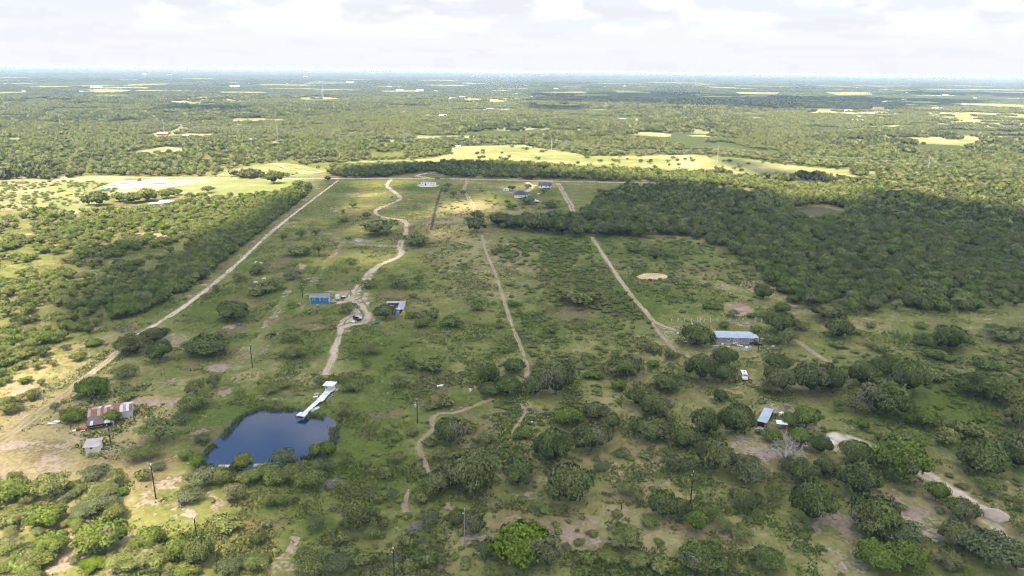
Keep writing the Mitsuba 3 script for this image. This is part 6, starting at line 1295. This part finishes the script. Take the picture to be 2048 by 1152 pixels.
for px, py, wpx, wm, rm, lab, cat in FARM:
    s = mpp(px, py); L = min(wpx * s, 60); W = max(L * .5, 4.0); H = 3.0 if py > 200 else 4.5
    if cat in ('tower',): L, W, H = 12, 12, 30
    k = thing('farm_building', lab, cat); a = At(k, front(px, py, W), float(rs.uniform(-8, 8)))
    rise = W * .2
    a.add('wall', body(L, W, H, rise), wm); a.add('roof', gable(L, W, rise, H + .03, .4, .15), rm)
    if py > 215:
        for x in (-.28, .25): a.add('window', BX(1.0, .08, 1.0, x * L, -W / 2 - .03, 1.8), 'dark_glass')
        a.add('door', BX(1.1, .08, 2.1, 0.02 * L, -W / 2 - .04, 1.05), 'dark_sheet')

r_ = np.random.default_rng(19)
for i in range(46):                                     # tiny homesteads far out on the plain
    d_ = 1700 * (6500 / 1700) ** r_.random(); x_ = d_ * r_.uniform(-0.72, 0.72)
    lab = 'tiny white house far out on the plain below the skyline'
    k = thing('far_house', lab, 'house', 'tiny white houses far out on the plain'); a = At(k, (x_, d_), float(r_.uniform(-25, 25))); L = r_.uniform(14, 30)
    a.add('wall', body(L, 9, 3.4, 1.6), ['white_paint', 'cream_paint'][i % 2]); a.add('roof', gable(L, 9, 1.6, 3.43, .4, .15), ['bright_metal', 'steel_grey', 'tan_roof'][i % 3])
# ---- steel transmission poles and their wires
TP = [(121, 254.5, 227), (328.5, 265, 239), (556, 283, 251), (808.7, 292, 260), (1102.4, 314, 277), (1433, 337, 291), (1855, 344, 313)]
ORDN = ['first', 'second', 'third', 'fourth', 'fifth', 'sixth', 'seventh']; arms = []
for i, (px, py, top) in enumerate(TP):
    g = G(px, py); H = min((py - top) * mpp(px, py) * 1.02, 34); k = thing('transmission_pole', f'{ORDN[i]} tall pale steel transmission pole counted from the left', 'pylon', 'tall steel transmission poles'); a = At(k, g, 20)
    a.add('shaft', TM(tube([(0, 0, 0), (0, 0, H * .5), (0, 0, H)], [.55, .42, .26], 8)), 'steel_grey', smooth=50); pts = []
    for j, z in enumerate((H - 1.5, H - 4.5, H - 7.5)):
        sgn = -1 if j % 2 else 1; a.add('arm', TM(tube([(0, 0, z), (sgn * 1.4, 0, z + .3)], [.16, .09], 6)), 'steel_grey'); a.add('insulator', CY(.12, 1.2, sgn * 1.4, 0, z - .4, n=8), 'skirt_grey'); pts.append((a.M @ np.array([sgn * 1.4, 0, z - 1.0, 1]))[:3])
    arms.append(pts)
arms.append([p + np.array([330, -40, -4.0]) for p in arms[-1]])
for j in range(3):
    k = thing('power_line', f'{["top", "middle", "lowest"][j]} thin wire strung between the steel transmission poles', 'wire')
    for p0, p1 in zip(arms[:-1], arms[1:]):
        t = np.linspace(0, 1, 14)[:, None]; p = p0[j] + (p1[j] - p0[j]) * t; p[:, 2] -= 5.0 * 4 * t[:, 0] * (1 - t[:, 0]); put('span', tube(p, .035, 4), 'bright_metal', k)
k = thing('lattice_tower', 'grey lattice tower beside the far green field', 'tower'); g = G(646, 198); H = min(27 * mpp(646, 198), 75); a = At(k, g)
for x, y in ((-1, -1), (1, -1), (1, 1), (-1, 1)): a.add('leg', TM(tube([(x * 3.2, y * 3.2, 0), (x * .5, y * .5, H)], [.3, .2], 5)), 'steel_grey')
a.add('brace', TM(*[tube([(sx * (3.2 - 2.7 * i / 12), -(3.2 - 2.7 * i / 12), H * i / 12), (-sx * (3.2 - 2.7 * (i + 1) / 12), -(3.2 - 2.7 * (i + 1) / 12), H * (i + 1) / 12)], .14, 4) for i in range(12) for sx in (-1, 1)]), 'steel_grey', kind='stuff')
# roadside poles along the county road
for px, py, top, lab in [(463, 357, 345, 'small pole by the county road left of the lone tree'), (630, 357.5, 341, 'small pole by the county road above the straight track'), (1079, 363, 350, 'small pole by the county road at the house drive')]:
    upole(px, py, top, lab, 'grey_wood', .16, cap=False)
# ---- wire fence left of the straight track
k = thing('wire_fence', 'thin wire fence on posts left of the straight caliche track', 'fence'); c = spline([(0, 866), (110, 778), (205, 695), (270, 640), (360, 572), (455, 497), (560, 425), (640, 368)], 5.0)
put('post', TM(*[CY(.06, 1.4, p[0], p[1], .65, n=6) for p in c]), 'grey_wood', k, kind='stuff')
for z in (.5, .9, 1.25): put('wire', tube([(*p, z) for p in c], .01, 3), 'steel_grey', k)

# ---- service wires between the dark utility poles
for i, (a_, b_, lab) in enumerate([((312, 998, 10.3), (222, 889, 9.6), 'thin service wire from the tall pole to the rusty barn pole'), ((222, 889, 9.6), (505, 735, 10.4), 'thin service wire from the barn pole to the meadow pole'), ((505, 735, 10.4), (605.4, 596, 9.3), 'thin service wire from the meadow pole to the cabin pole'), ((835, 846, 9.5), (789.5, 1168, 10.5), 'thin service wire from the footpath pole to the lowest pole'), ((1470, 768, 8.5), (1515.6, 705, 11.0), 'thin service wire from the van pole to the grey house pole'), ((1381, 1006, 10.5), (1470, 768, 8.5), 'thin service wire from the lower right pole to the van pole')]):
    k = thing('service_wire', lab, 'wire'); g0, g1 = G(*a_[:2]), G(*b_[:2]); t = np.linspace(0, 1, 16)[:, None]
    p = np.c_[g0 + (g1 - g0) * t, a_[2] + (b_[2] - a_[2]) * t[:, 0] - 4 * 1.3 * t[:, 0] * (1 - t[:, 0])]
    scene[k] = mikit.ply(tube(p, .014, 4), 'tarred_wood')
